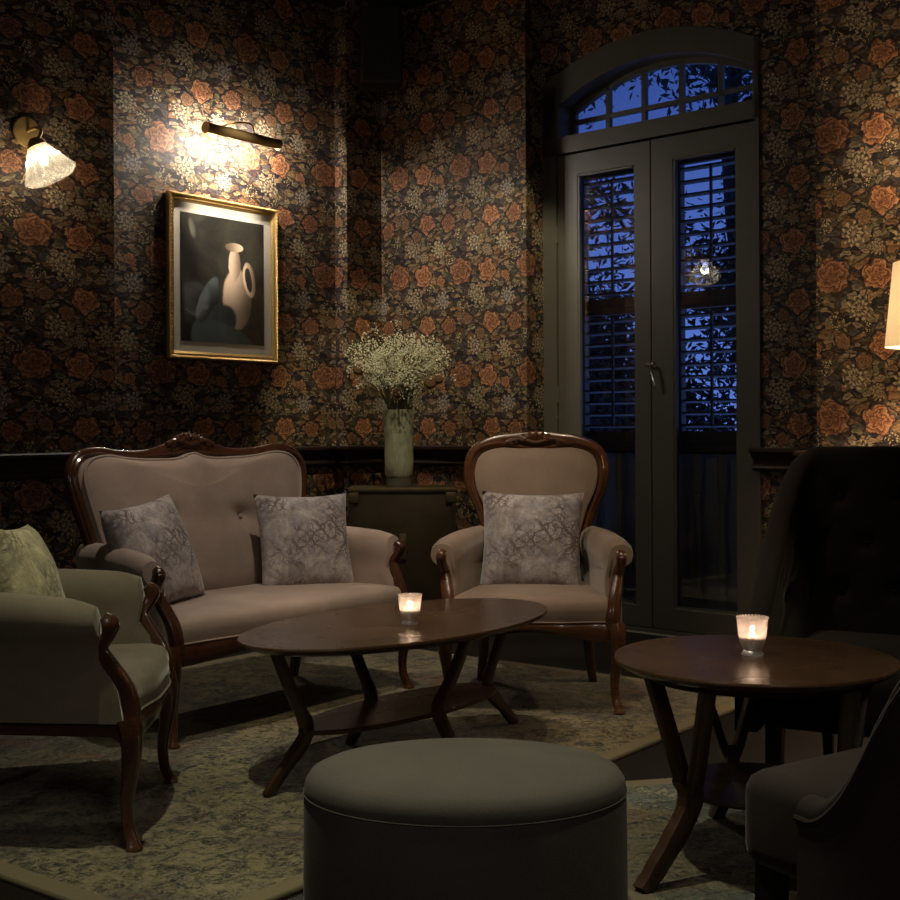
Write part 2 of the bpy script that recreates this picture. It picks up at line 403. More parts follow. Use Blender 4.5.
def cushion_mat(name, tintc):
    t = NT(name); co = t.coord(); sx = t.n('ShaderNodeSeparateXYZ'); t.put(sx.inputs[0], co)
    ax = t.ma('ABSOLUTE', sx.outputs[0]); z = sx.outputs[2]; az = t.ma('ABSOLUTE', z)
    cb = t.n('ShaderNodeCombineXYZ'); t.put(cb.inputs[0], ax); t.put(cb.inputs[1], az)
    wn_ = t.noise(cb.outputs[0], 13, 3, .6).outputs['Color']
    q_ = t.vadd(cb.outputs[0], t.vadd(wn_, None, 'SCALE', .07))
    mot = t.vor(q_, 24, 'DISTANCE_TO_EDGE').outputs['Distance']; mot2 = t.vor(q_, 60, 'DISTANCE_TO_EDGE').outputs['Distance']
    r = t.ma('ADD', t.ma('ADD', ax, t.ma('MULTIPLY', az, .8)), t.ma('MULTIPLY', t.noise(q_, 20, 2).outputs[0], .05))
    ln = t.smooth(t.ma('SINE', t.ma('MULTIPLY', r, 70.0)), .78, .95)
    ln = t.ma('MAXIMUM', ln, t.ma('MAXIMUM', t.smooth(mot, .10, .03), t.ma('MULTIPLY', t.smooth(mot2, .12, .03), .7)))
    sel = t.smooth(t.noise(co, 7, 3, .6).outputs[0], .38, .62)
    base = t.ramp(t.noise(co, 16, 6, .75, .6).outputs[0], [(.3, tuple(v*.42 for v in tintc)), (.5, tintc), (.68, tuple(v*1.55 for v in tintc))])
    base = t.mix(t.ma('MULTIPLY', t.smooth(t.noise(co, 24, 3).outputs[0], .48, .6), .35), base, (tintc[0]*.6, tintc[1]*.68, tintc[2]*.95))
    base = t.mix(t.ma('MULTIPLY', t.ma('MULTIPLY', ln, sel), .8), base, (.08, .052, .042))
    fine = t.noise(co, 190, 2).outputs[0]
    base = t.mix(t.smooth(fine, .55, .75), base, tuple(v*.6 for v in tintc))
    t.pbsdf(base, .9, sheen=.25, spec=.15, bump=fine, bstr=.2, bdist=.003); return t.m
M['cush'] = cushion_mat('faded_print_linen', (.40, .36, .345))
M['cush_olive'] = cushion_mat('pale_print_linen', (.50, .45, .28))

def glass_mat(name, tint=(1, 1, 1), gl=1.0, rough=0.0, refl=.0):
    t = NT(name); tr = t.n('ShaderNodeBsdfTransparent'); tr.inputs[0].default_value = (*tint, 1)
    g = t.n('ShaderNodeBsdfGlossy'); g.inputs['Roughness'].default_value = rough
    fr = t.n('ShaderNodeFresnel'); fr.inputs[0].default_value = 1.5
    mx = t.n('ShaderNodeMixShader'); t.put(mx.inputs[0], t.ma('ADD', t.ma('MULTIPLY', fr.outputs[0], gl), refl, clamp=True))
    t.t.links.new(tr.outputs[0], mx.inputs[1]); t.t.links.new(g.outputs[0], mx.inputs[2]); return t.done(mx.outputs[0])
M['pane'] = glass_mat('door_glass', (.93, .95, .95), 1.6)
M['picglass'] = glass_mat('picture_glass', (.98, .98, .98), .06)
def frosty(name, col, tr_w, gl_w, em=0):
    t = NT(name); a = t.n('ShaderNodeBsdfTransparent'); b = t.n('ShaderNodeBsdfTranslucent'); b.inputs[0].default_value = (*col, 1)
    d = t.n('ShaderNodeBsdfDiffuse'); d.inputs[0].default_value = (*col, 1)
    g = t.n('ShaderNodeBsdfGlossy'); g.inputs['Roughness'].default_value = .08
    m0 = t.n('ShaderNodeMixShader'); m0.inputs[0].default_value = .35; t.t.links.new(b.outputs[0], m0.inputs[1]); t.t.links.new(d.outputs[0], m0.inputs[2])
    m1 = t.n('ShaderNodeMixShader'); m1.inputs[0].default_value = tr_w; t.t.links.new(m0.outputs[0], m1.inputs[1]); t.t.links.new(a.outputs[0], m1.inputs[2])
    m2 = t.n('ShaderNodeMixShader'); m2.inputs[0].default_value = gl_w; t.t.links.new(m1.outputs[0], m2.inputs[1]); t.t.links.new(g.outputs[0], m2.inputs[2])
    return t.done(m2.outputs[0])
M['votive'] = frosty('pressed_glass', (.95, .86, .84), .50, .22)
M['sconceglass'] = frosty('fluted_glass', (.80, .76, .66), .70, .38)
M['shade'] = frosty('cream_lamp_shade', (.92, .86, .74), .0, .0)
def vase_mat():
    t = NT('celadon_glaze'); co = t.mapv(t.coord(), sc=(1, 1, .35)); w = t.noise(co, 14, 3, .5, 3).outputs[0]
    t.pbsdf(t.ramp(w, [(.3, (.24, .25, .16)), (.6, (.38, .38, .26))]), .35, spec=.4); return t.m
M['vase'] = vase_mat()
M['vase_base'] = simple('dark_glaze', (.09, .085, .06), .4)

# ------------------------------------------------------------------ room geometry
def unit(a): return Vector((math.sin(a), math.cos(a)))
A_ANG, C_ANG = math.radians(37.5), math.radians(47.5)
dA = unit(A_ANG); dC = Vector((math.sin(C_ANG), -math.cos(C_ANG)))   # A runs away to the right, C comes nearer to the right
def hit(x, p, d):   # distance along (p,d) where the line crosses picture column x
    k = (x-450)/F; return (k*p.y-p.x)/(d.x-k*d.y)
ZC = 3.90
pL = Vector((-2.002, 6.16)); e1 = pL+dA*hit(115, pL, dA)             # nearer left plane ends
aR = Vector((-1.75, 6.83))                                            # recess with the picture
q = aR+dA*hit(336, aR, dA)
q2 = q+dC*.112
q3 = q2+dA*.335
c_end = q3+dC*hit(527, q3, dC)
d0 = c_end+dA*.192                                                    # door recess starts
dw_end = d0+dC*hit(817, d0, dC)
eL = Vector((1.671, 5.829))                                           # nearer right wall starts
def meet(p, d, q_, e):
    den = d.x*e.y-d.y*e.x; r = q_-p; return p+d*((r.x*e.y-r.y*e.x)/den)
e2 = meet(e1, dC, aR, dA)
e3 = meet(d0, dC, eL, dA)
eR = eL+dC*3.6
farL = pL-dA*5.2

def wallmesh(name, pts, uvs, z0=0, z1=ZC, th=.12):
    """pts: plan polyline; uvs: per segment (u at start, u scale, v offset)"""
    vs, fs, uv = [], [], []
    for (a, b), (u0, us, vo) in zip(zip(pts, pts[1:]), uvs):
        o = len(vs); L = (b-a).length
        vs += [(a.x, a.y, z0), (b.x, b.y, z0), (b.x, b.y, z1), (a.x, a.y, z1)]
        fs.append((o, o+1, o+2, o+3)); uv += [(u0, z0-CAMH+vo), (u0+L*us, z0-CAMH+vo), (u0+L*us, z1-CAMH+vo), (u0, z1-CAMH+vo)]
    me = bpy.data.meshes.new(name); me.from_pydata(vs, [], fs); me.materials.append(M['paper'])
    l = me.uv_layers.new(name='UVMap')
    for lp in me.loops: l.data[lp.index].uv = uv[lp.vertex_index]
    o = bpy.data.objects.new(name, me); C.objects.link(o); o['kind'] = 'structure'; return o
tLeft = hit(34, pL, dA)
wallmesh('wall_left', [farL, e1, e2, q, q2, q3],
    [(.285-.81*((pL+dA*tLeft)-farL).length, .81, 0), (.05, 1, 0), (.285-.81*((aR+dA*hit(325, aR, dA))-e2).length, .81, 0), (.30, 1, 0), (.41, .81, 0)])
u428 = hit(428, q3, dC)
wallmesh('wall_back', [q3, c_end, d0], [(-u428, 1, 0), ((c_end-q3).length-u428, 1, 0)])
tE = hit(832, eL, dC)
wallmesh('wall_right', [e3, eL, eR, Vector((eR.x, -3))], [(0, 1, 0), (.285-tE, 1, -.55*TP), (0, 1, 0)])
wallmesh('wall_front', [Vector((eR.x, -3)), Vector((farL.x, -3)), farL], [(0, 1, 0), (0, 1, 0)])

# frame of reference of the door wall : x along the wall, y outwards, z up
DROT = math.atan2(dC.y, dC.x); DM = Matrix.Translation((d0.x, d0.y, 0)) @ Matrix.Rotation(DROT, 4, 'Z')
DW = 1.432
def arch(x, w0, w1, spring, crown):
    c = (w0+w1)/2; h = (w1-w0)/2; rise = crown-spring; R = (h*h+rise*rise)/(2*rise)
    return crown-R+math.sqrt(max(R*R-(x-c)**2, 0))
# door wall with an arched hole
mb_v, mb_f, mb_uv = [], [], []
xe = (e3-d0).length; NA = 24
uD = (c_end-q3).length-u428+.192
def dwq(ps):
    o = len(mb_v)
    for x, z in ps: mb_v.append(DM @ Vector((x, 0, z))); mb_uv.append((uD+x, z-CAMH))
    mb_f.append(tuple(range(o, o+len(ps))))
dwq([(DW, 0), (xe, 0), (xe, ZC), (DW, ZC)])
for k in range(NA):
    xa, xb = DW*k/NA, DW*(k+1)/NA
    dwq([(xa, arch(xa, 0, DW, 3.165, 3.345)), (xb, arch(xb, 0, DW, 3.165, 3.345)), (xb, ZC), (xa, ZC)])
me = bpy.data.meshes.new('wall_door_side'); me.from_pydata(mb_v, [], mb_f); me.materials.append(M['paper'])
l = me.uv_layers.new(name='UVMap')
for lp in me.loops: l.data[lp.index].uv = mb_uv[lp.vertex_index]
o = bpy.data.objects.new('wall_door', me); C.objects.link(o); o['kind'] = 'structure'

# floor / ceiling follow the walls' plan
plan = [farL, e1, e2, q, q2, q3, c_end, d0, e3, eL, eR, Vector((eR.x, -3)), Vector((farL.x, -3))]
def slab(name, z, t, mat):
    mb = MB(); n = len(plan)
    mb.add([(p.x, p.y, z) for p in plan]+[(p.x, p.y, z+t) for p in plan], [tuple(range(n)), tuple(range(2*n-1, n-1, -1))]+[(k, k+n, (k+1) % n+n, (k+1) % n) for k in range(n)])
    return tag(mb.build(name, mat, smooth=False), kind='structure')
slab('floor', 0, -.1, M['floor']); slab('ceiling', ZC, .1, M['ceil'])
# cornice beam in the corner
mb = MB()
for a, b, n_ in ((aR, q, Vector((dC.x, dC.y))), (q3, c_end, -dA)):
    L = (b-a).length; mid = (a+b)/2+n_*.05
    mb.box((mid.x, mid.y, ZC-.035), (L+.2, .1, .07), Matrix.Rotation(math.atan2((b-a).y, (b-a).x), 3, 'Z'))
tag(mb.build('trim_1', M['ceil'], smooth=False), kind='structure')

# dado rail : moulded profile run along the walls (offset, z)
ZR = 1.045
prof = [(0, ZR), (.075, ZR), (.082, ZR-.008), (.082, ZR-.022), (.066, ZR-.03), (.058, ZR-.045), (.040, ZR-.06), (.030, ZR-.075), (.030, ZR-.088), (.045, ZR-.096), (.050, ZR-.108), (.042, ZR-.118), (.02, ZR-.124), (0, ZR-.126)]
def rail(name, pts):
    n = len(pts); rings = []
    for i, p in enumerate(pts):
        def nrm(d): return Vector((d.y, -d.x)).normalized()
        if i == 0: m = nrm(pts[1]-p)
        elif i == n-1: m = nrm(p-pts[i-1])
        else:
            n1, n2 = nrm(p-pts[i-1]), nrm(pts[i+1]-p); m = (n1+n2); m = m/ m.dot(n1)
        rings.append([Vector((p.x+m.x*o_, p.y+m.y*o_, z)) for o_, z in prof])
    mb = MB(); mb.rings(rings); return tag(mb.build(name, M['rail']), kind='structure')
rail('trim_2', [farL, e1, e2, q, q2, q3, c_end, c_end+dA*.12])
rail('trim_3', [d0+dC*(DW-.02), e3, eL, eR])
def skirt(name, pts):
    n = len(pts); pr = [(0, .16), (.012, .16), (.02, .145), (.02, 0), (0, 0)]; rings = []
    for i, p in enumerate(pts):
        def nrm(d): return Vector((d.y, -d.x)).normalized()
        if i == 0: m = nrm(pts[1]-p)
        elif i == n-1: m = nrm(p-pts[i-1])
        else:
            n1, n2 = nrm(p-pts[i-1]), nrm(pts[i+1]-p); m = (n1+n2); m = m/m.dot(n1)
        rings.append([Vector((p.x+m.x*o_, p.y+m.y*o_, z)) for o_, z in pr])
    mb = MB(); mb.rings(rings); return tag(mb.build(name, M['rail'], smooth=False), kind='structure')
skirt('baseboard_left', [farL, e1, e2, q, q2, q3, c_end, c_end+dA*.15])
skirt('baseboard_right', [d0+dC*DW, e3, eL, eR])

# ------------------------------------------------------------------ arched glazed double door (door_1)
def emp(name, loc=(0, 0, 0), rz=0, parent=None):
    o = bpy.data.objects.new(name, None); C.objects.link(o); o.location = loc; o.rotation_euler = (0, 0, rz); o.parent = parent; return o
dO = DM @ Vector((.008, .030, 0)); door = emp('door_1', (dO.x, dO.y, 0), DROT); door['kind'] = 'structure'
P = M['doorpaint']
mb = MB()
mb.box((.0305, .03, 1.59), (.121, .14, 3.18)); mb.box((DW-.012, .03, 1.6), (.024, .14, 3.2))
NS = 28; x0, x1 = .112, DW-.036
ring_o, ring_i = [], []
for k in range(NS+1):
    t_ = k/NS; xo = lerp(-.03, DW+.004, t_); xi = lerp(x0, x1, t_)
    ring_o.append((xo, arch(xo, -.03, DW+.004, 3.185, 3.375))); ring_i.append((xi, arch(xi, x0, x1, 3.06, 3.23)))
mb.rings([[Vector((ro[0], -.04, ro[1])), Vector((ri[0], -.04, ri[1])), Vector((ri[0], .10, ri[1])), Vector((ro[0], .10, ro[1]))] for ro, ri in zip(ring_o, ring_i)])
mb.prism([(-.03, 2.77), (x0, 2.77), (x0, 3.062), (-.03, 3.192)], -.04, .10)
mb.prism([(x1, 2.77), (DW, 2.77), (DW, 3.192), (x1, 3.062)], -.04, .10)
mb.box((DW/2, .03, 2.825), (DW, .14, .10))
mb.box((DW/2, .04, .012), (DW, .20, .024))
mb.build('door_frame', P, door)
# fanlight
mb = MB()
def fz(x): return arch(x, x0, x1, 3.06, 3.23)
for xb in (.37, .62, .87, 1.12): mb.box((xb, .115, (2.87+fz(xb))/2), (.028, .03, fz(xb)-2.87))
mb.box(((x0+x1)/2, .115, 2.985), (x1-x0-.02, .03, .026))
mb.box(((x0+x1)/2, .115, 2.885), (x1-x0, .03, .03))
for k in range(NS):
    (xa, za), (xb, zb) = ring_i[k], ring_i[k+1]
    mb.prism([(xa, za), (xb, zb), (xb, zb-.035), (xa, za-.035)], .10, .13)
mb.box((x0+.012, .115, 2.96), (.024, .03, .2)); mb.box((x1-.012, .115, 2.96), (.024, .03, .2))
fan = mb.build('fanlight_bars', P, door, smooth=False)
mb = MB(); poly = [(x0, 2.88)]+ring_i+[(x1, 2.88)]
mb.prism(poly, .113, .117); mb.build('fanlight_glass', M['pane'], door, smooth=False)
def leaf(xa, xb, sl, sr, hinge_left):
    e = emp('door_leaf', parent=door)
    e.parent = door
    mb = MB(); zb, zt = .026, 2.765; gb, gt = .15, 2.64
    def rr_(y, d=0.0):
        o4 = [(xa+d, zb+d), (xb-d, zb+d), (xb-d, zt-d), (xa+d, zt-d)]; i4 = [(xa+sl-d, gb-d), (xb-sr+d, gb-d), (xb-sr+d, gt+d), (xa+sl-d, gt+d)]
        return [Vector((x, y, z)) for x, z in o4], [Vector((x, y, z)) for x, z in i4]
    of, inf = rr_(-.025, .003); of2, inf2 = rr_(-.022); ob, ib = rr_(.025)
    mb.rings([ib, ob, of2, of, inf, inf2, ib], False, False)
    # glazing bead
    for (cx, cz, wx, wz) in ((xa+sl+.006, (gb+gt)/2, .012, gt-gb), (xb-sr-.006, (gb+gt)/2, .012, gt-gb), ((xa+xb)/2, gt-.006, xb-xa-sl-sr, .012), ((xa+xb)/2, gb+.006, xb-xa-sl-sr, .012)):
        mb.box((cx, -.012, cz), (wx, .02, wz))
    st = mb.build('door_leaf', P, door, smooth=False)
    bpy.data.objects.remove(e)
    g = MB(); g.box(((xa+xb)/2, .004, (gb+gt)/2), (xb-xa-sl-sr, .004, gt-gb)); g.build('glass_pane', M['pane'], st, smooth=False)
    hx = xa-.002 if hinge_left else xb+.002
    for hz in (.35, 1.35, 2.3):
        h = MB(); h.tube([(hx, -.03, hz-.05), (hx, -.03, hz+.05)], .006, 8); h.build('hinge', M['doorpaint'], st)
    return st
lf = leaf(.093, .7455, .146, .098, True); rf = leaf(.7500, DW-.026, .145, .112, False)
hz = 1.50
mb = MB()
for hx in (.733, .765):
    mb.lathe([(.0, 0), (.016, 0), (.016, .006), (.008, .009), (.007, .03), (.0, .03)], 16, (hx, -.025, hz), Matrix.Rotation(PI/2, 3, 'X'))
mb.tube([(.725, -.05, hz+.002), (.775, -.05, hz+.002)], .006, 8)
mb.tube(crom([(.765, -.055, hz), (.768, -.06, hz-.03), (.778, -.058, hz-.07), (.790, -.055, hz-.11), (.788, -.055, hz-.125)], 4), [.007]*16+[.009], 8)
mb.build('door_handle', M['chrome'], rf)
# ------------------------------------------------------------------ louvred shutters and balustrade outside (window_1)
sh = emp('window_1', (d0.x, d0.y, 0), DROT); sh['kind'] = 'structure'
O = M['outpaint']; SY = .28
mb = MB()
for xa, xb in ((-.25, .108), (.548, .793), (1.213, 1.60)): mb.box(((xa+xb)/2, SY, 1.97), (xb-xa, .05, 1.94))
for xa, xb in ((.108, .548), (.793, 1.213)):
    for za, zb in ((1.00, 1.13), (1.83, 1.925), (2.66, 2.85)): mb.box(((xa+xb)/2, SY, (za+zb)/2), (xb-xa, .05, zb-za))
mb.box((.67, SY, 2.87), (1.9, .06, .06)); mb.box((.67, SY-.04, 1.03), (1.9, .09, .035))
for xr in (.082, 1.418): mb.box((xr, .16, 1.44), (.016, .24, 2.86))
mb.box((.75, .19, 2.858), (1.36, .22, .024))
mb.build('shutter_frame', O, sh, smooth=False, bevel=.004)
for xa, xb in ((.108, .548), (.793, 1.213)):
    for za, zb, sp in ((1.925, 2.66, .075), (1.13, 1.83, .070)):
        mb = MB(); n_ = int((zb-za)/sp)
        Mr = Matrix.Rotation(math.radians(-4 if za > 1.5 else -9), 3, 'X')
        for k in range(n_+1): mb.box(((xa+xb)/2, SY, za+.03+k*sp), (xb-xa, .06, .010), Mr)
        mb.box(((xa+xb)/2, SY-.04, (za+zb)/2), (.014, .012, zb-za-.05))
        mb.build('louvre_slats', O, sh, smooth=False)
bal = MB()
mb = MB(); mb.box((.67, SY+.10, .50), (2.2, .03, 1.06)); mb.box((.67, SY, .07), (2.0, .08, .14)); mb.box((.67, .2, -.01), (2.2, .5, .03)); mb.build('lower_panel', M['balpaint'], sh, smooth=False)
bp = [(.028, .14), (.028, .20), (.018, .215), (.024, .24), (.030, .33), (.026, .42), (.016, .52), (.014, .62), (.018, .74), (.024, .76), (.016, .775), (.028, .79), (.028, 1.0)]
for bx in (.03, .19, .35, .51, .72, .88, 1.04, 1.20, 1.36):
    mb = MB(); mb.lathe(bp, 14, (bx, SY, 0)); mb.build('baluster', M['balpaint'], sh)
# trees outside
def tree(name, label, base, h, crown_r, nleaf, seed, leaf_len=.10):
    rnd = random.Random(seed); root = thing(name, label, 'tree', base, 0, None)
    mb = MB(); mb.tube(crom([(0, 0, 0), (.1, 0, h*.4), (-.05, .1, h*.8), (0, 0, h)], 4), [.12, .11, .11, .1, .1, .09, .09, .08, .07, .06, .05, .05, .04], 8)
    br = []
    for k in range(16):
        a = rnd.uniform(0, 2*PI); z = h*rnd.uniform(.45, 1); L = crown_r*rnd.uniform(.6, 1.1)
        pts = crom([(0, 0, z), (math.cos(a)*L*.4, math.sin(a)*L*.4, z+.25), (math.cos(a)*L, math.sin(a)*L, z+rnd.uniform(-.3, .5))], 4)
        mb.tube(pts, .018, 5); br.append(pts)
    mb.build('trunk', M['bark'], root)
    mb = MB()
    for k in range(nleaf):
        pts = rnd.choice(br); p = rnd.choice(pts[2:]) + Vector((rnd.gauss(0, .16), rnd.gauss(0, .16), rnd.gauss(0, .2)))
        d = Vector((rnd.gauss(0, 1), rnd.gauss(0, 1), rnd.gauss(-.3, .7))).normalized(); s_ = d.cross(Vector((rnd.random(), rnd.random(), rnd.random()))).normalized()
        L = leaf_len*rnd.uniform(.6, 1.2); w = L*.16
        up = d.cross(s_)*L*.08
        mb.add([p, p+d*L*.5+s_*w+up, p+d*L, p+d*L*.5-s_*w+up], [(0, 1, 2), (0, 2, 3)])
    f = mb.build('foliage', M['leaf'], root, smooth=False); f['kind'] = 'stuff'
    return root
def outp(xl, yl): v_ = DM @ Vector((xl, yl, 0)); return (v_.x, v_.y, -.6)
tree('garden_tree', 'leafy tree seen dark against blue dusk sky through the left door leaf', outp(-2.0, 3.0), 5.0, .75, 3000, 3)
tree('garden_tree', 'dense dark tree seen through shutters of the right door leaf', outp(-.45, 3.1), 4.9, .85, 7500, 5)
tree('garden_shrub', 'low dark shrub behind the lower shutter slats', outp(-1.1, 2.4), 2.55, .9, 11000, 9)

# ------------------------------------------------------------------ rugs
def rug(name, label, c, ang, sz, mat):
    mb = MB(); mb.rbox((0, 0, .006), (sz[0], sz[1], .012), .004, 2)
    o = mb.build(name, mat, smooth=False); o.location = (c[0], c[1], 0); o.rotation_euler = (0, 0, ang); return tag(o, label, 'rug')
r1 = onz(757, 702, 0); r1 = Vector((r1.x, r1.y))
RL, RW = 3.25, 2.55
rc = r1-dA*(RL/2)-dC*(RW/2)
hues = [(.20, .175, .105), (.26, .225, .13), (.13, .12, .095), (.22, .115, .06), (.19, .17, .12), (.215, .18, .11)]
rug('area_rug', 'large faded olive and rust distressed rug under coffee table and sofa', rc, math.atan2(dA.y, dA.x), (RL, RW), rug_mat('distressed_rug', hues, (RL, RW)))
ra = onz(627, 784); rb_ = onz(731, 777); an = math.atan2(rb_.y-ra.y, rb_.x-ra.x)
hues2 = [(.18, .155, .11), (.09, .12, .12), (.20, .17, .11), (.16, .11, .075), (.24, .235, .18), (.17, .14, .10)]
s0 = Vector((ra.x, ra.y))-Vector((math.cos(an), math.sin(an)))*.36
c2 = s0+Vector((math.cos(an), math.sin(an)))*1.05+Vector((math.sin(an), -math.cos(an)))*1.0
rug('area_rug', 'smaller faded blue-green rug under the round side table', c2, an, (2.1, 2.0), rug_mat('distressed_rug_blue', hues2, (2.1, 2.0)))

# ------------------------------------------------------------------ upholstered seating with carved frames
def seating(name, label, cat, loc, rz, hw, rw, back_pts, fab, woodm, crest=True, buttons=(), group=None):
    root = thing(name, label, cat, loc, rz, group)
    FY, RY = -.29, .26
    half = [(0, FY-.045), (hw*.35, FY-.042), (hw*.7, FY-.02), (hw*.93, FY-.012), (hw, FY+.02), (lerp(hw, rw, .3), lerp(FY, RY, .35)), (lerp(hw, rw, .7), lerp(FY, RY, .7)), (rw, RY), (rw*.5, RY+.005), (0, RY+.01)]
    outl = half+[(-x, y) for x, y in half[-2:0:-1]]
    outl = [Vector((p.x, p.y, 0)) for p in crom([(x, y, 0) for x, y in outl], 4, True)]
    def ring(sc, z, cy=0, zf=None):
        return [Vector((p.x*sc-0*math.copysign(.0, p.x), (p.y-cy)*sc+cy, z+(zf(p) if zf else 0))) for p in outl]
    def inset(d, z, zf=None): # absolute inset
        out = []
        for p in outl:
            kx = (abs(p.x)-d)/max(abs(p.x), 1e-6) if abs(p.x) > d else 0
            out.append(Vector((p.x*(1-d/hw), (p.y)*(1-d/.3), z+(zf(p) if zf else 0))))
        return out
    def apron(p):
        if p.y < FY+.05: return .022*math.cos(p.x/hw*PI*1.0)*(1 if abs(p.x) < hw else 1)+.0
        return 0
    mb = MB(); mb.rings([inset(.03, .32), ring(1, .305, 0, apron), ring(1.012, .315, 0, apron), ring(1.012, .355), ring(1.0, .362), inset(.03, .362)], False, False)
    mb.rings([inset(.03, .32), inset(.03, .362)], False, False)
    mb.build('seat_frame', woodm, root)
    mb = MB()
    mb.rings([ring(.985, .350), ring(.992, .375), ring(1.0, .405), ring(.99, .43), ring(.955, .448), ring(.85, .462), ring(.6, .470), ring(.3, .474), ring(.05, .475)])
    seat = mb.build('seat', fab, root)
    for b in ():
        pass
    mb = MB(); mb.tube([p+Vector((0, 0, .366)) for p in [Vector((q_.x*1.004, q_.y*1.004, 0)) for q_ in outl]], .0035, 6, closed=True); mb.build('piping', fab, seat)
    # back
    def bk(x, z, off=0):
        y = RY+.005+max(0, z-.42)*.20+ .10*(x*x) * -1.0 + off
        return Vector((x, y, z))
    curve = back_pts+[(-x, z) for x, z in back_pts[-2::-1]] if back_pts[-1][0] == 0 else back_pts
    curve = [(x, z) for x, z in curve]
    cc = crom([(x, 0, z) for x, z in curve], 6)
    path = [bk(p.x, p.z-(.014*math.exp(-(p.x/.12)**2) if p.z > .8 else 0)) for p in cc]
    nP = len(path)
    rad = [.022+.006*sstep(p.z, .6, .95)+(.018*math.exp(-(p.x/.13)**2) if p.z > .8 else 0) for p in path]
    mb = MB(); mb.tube(path, rad, 12, rb=[.024]*nP, up=(0, 1, 0), power=2.6)
    mb.tube([p+Vector((0, -.022, -.03*math.exp(-(p.x/.14)**2) if p.z > .8 else 0)) for p in path], .009, 6)
    bf = mb.build('back_frame', woodm, root)
    # upholstered panel inside the frame
    cx, cz = 0, sum(p.z for p in cc)/len(cc)-.03
    zb = min(p.z for p in cc)
    closed = [(p.x, p.z) for p in cc]
    nb = 10
    closed += [(lerp(closed[-1][0], closed[0][0], k/nb), zb) for k in range(1, nb)]
    def pr(sc, off, front=True):
        out = []
        for x, z in closed:
            xx = cx+(x-cx)*sc; zz = cz+(z-cz)*sc; o_ = off
            if z > .8: zz -= (.050 if hw > .5 else .028)*math.exp(-(xx/.16)**2)*sc
            for bx, bz in buttons:
                o_ += .028*math.exp(-((xx-bx)**2+(zz-bz)**2)/.0022) + .010*math.exp(-((xx-bx)**2)/.05-((zz-bz)**2)/.0015)
            out.append(bk(xx, zz, o_))
        return out
    sc0 = 1-.022/max(.2, max(abs(x) for x, z in closed))
    mb = MB()
    rr = [pr(.93, .03), pr(sc0, .018), pr(sc0, -.012), pr(sc0*.975, -.032), pr(.90, -.045), pr(.8, -.055)]+[pr(s_, -.058-.012*(1-s_)) for s_ in (.72, .64, .56, .48, .40, .32, .24, .16, .08, .02)]
    mb.rings(rr); bp_ = mb.build('backrest', fab, root)
    mb = MB(); mb.tube([Vector((p.x, p.y-.004, p.z)) for p in pr(sc0*.972, -.034)][:nP], .006, 6); mb.build('piping', fab, bp_)
    for bx, bz in buttons:
        mb = MB(); mb.lathe([(.0, -.003), (.011, -.002), (.011, .003), (.004, .006), (0, .006)], 12, bk(bx, bz, -.034), Matrix.Rotation(PI/2, 3, 'X')); mb.build('button', fab, bp_)
    if crest:
        zt = max(z for x, z in back_pts); mb = MB()
        for k in range(-4, 5):
            a = k*.30; L = .070-.005*abs(k)
            b0 = bk(k*.006, zt-.012, -.026); tip = bk(math.sin(a)*L*1.7, zt-.008+math.cos(a)*L*.75-.01, -.030)
            mb.tube([b0, (b0+tip)/2+Vector((0, -.006, 0)), tip], [.006, .011, .004], 8)
        mb.tube(crom([bk(-.13, zt-.020, -.026), bk(-.07, zt-.004, -.03), bk(0, zt-.020, -.034), bk(.07, zt-.004, -.03), bk(.13, zt-.020, -.026)], 5), .010, 8)
        for s_ in (-1, 1):
            sp = [bk(s_*.10+math.cos(t_*.9)*.018*(1-t_/9), zt-.022+math.sin(t_*.9)*.014*(1-t_/9), -.032) for t_ in range(8)]
            mb.tube(sp, .005, 6)
        mb.build('crest_carving', woodm, root)
    # arms
    DZ = -.04
    def fy(z):   # front line of the arm
        z = z-(DZ*sstep(z, .45, .6))
        pts = [(.36, -.275), (.43, -.262), (.50, -.222), (.57, -.198), (.62, -.205), (.66, -.215), (.72, -.205)]
        for (z0_, y0_), (z1_, y1_) in zip(pts, pts[1:]):
            if z <= z1_: return lerp(y0_, y1_, max(0, (z-z0_)/(z1_-z0_)))
        return pts[-1][1]
    sec = [(-.030, .38), (-.032, .46), (-.034, .55), (-.040, .60), (-.050, .63), (-.053, .66), (-.046, .69), (-.025, .712), (.005, .72), (.035, .712), (.056, .69), (.064, .66), (.058, .63), (.038, .61), (.028, .60), (.026, .50), (.022, .40), (.020, .345)]
    for sgn in (-1, 1):
        rings = []
        NR = 16
        for i in range(NR+1):
            t_ = i/NR
            row = []
            for a, z in sec:
                y = lerp(fy(z), RY+.03+(z-.42)*.16, t_)
                tt = (y-FY)/(RY-FY)
                x = lerp(hw, rw, max(0, tt))+.005
                flare = .028*sstep(z, .5, .7)*(1-t_)
                puff = 1.0
                if i == 0: puff = .80
                elif i == 1: puff = .93
                zz = z+DZ*sstep(z, .45, .6)+.012*math.sin(t_*PI)*sstep(z, .6, .7) + .02*t_*sstep(z, .55, .7)
                if z > .6 and i < 3: zz = .615+(zz-.615)*puff
                row.append(Vector((sgn*(x+flare+a*(puff if z > .6 else 1)), y, zz)))
            rings.append(row)
        rings.insert(0, [lerp(p, sum(rings[0], Vector())/len(sec), .25)+Vector((0, -.004, 0)) for p in rings[0]])
        mb = MB(); mb.rings(rings); ar = mb.build('arm', fab, root)
        hx = hw+.018
        post = crom([(sgn*(hx+.000), -.226, .638), (sgn*(hx+.004), -.243, .618), (sgn*(hx+.002), -.238, .59), (sgn*(hx-.008), -.216, .55), (sgn*(hx-.014), -.235, .51), (sgn*(hx-.028), -.278, .44), (sgn*(hx-.034), -.292, .38), (sgn*(hx-.034), -.288, .335)], 4)
        n_ = len(post); mb = MB()
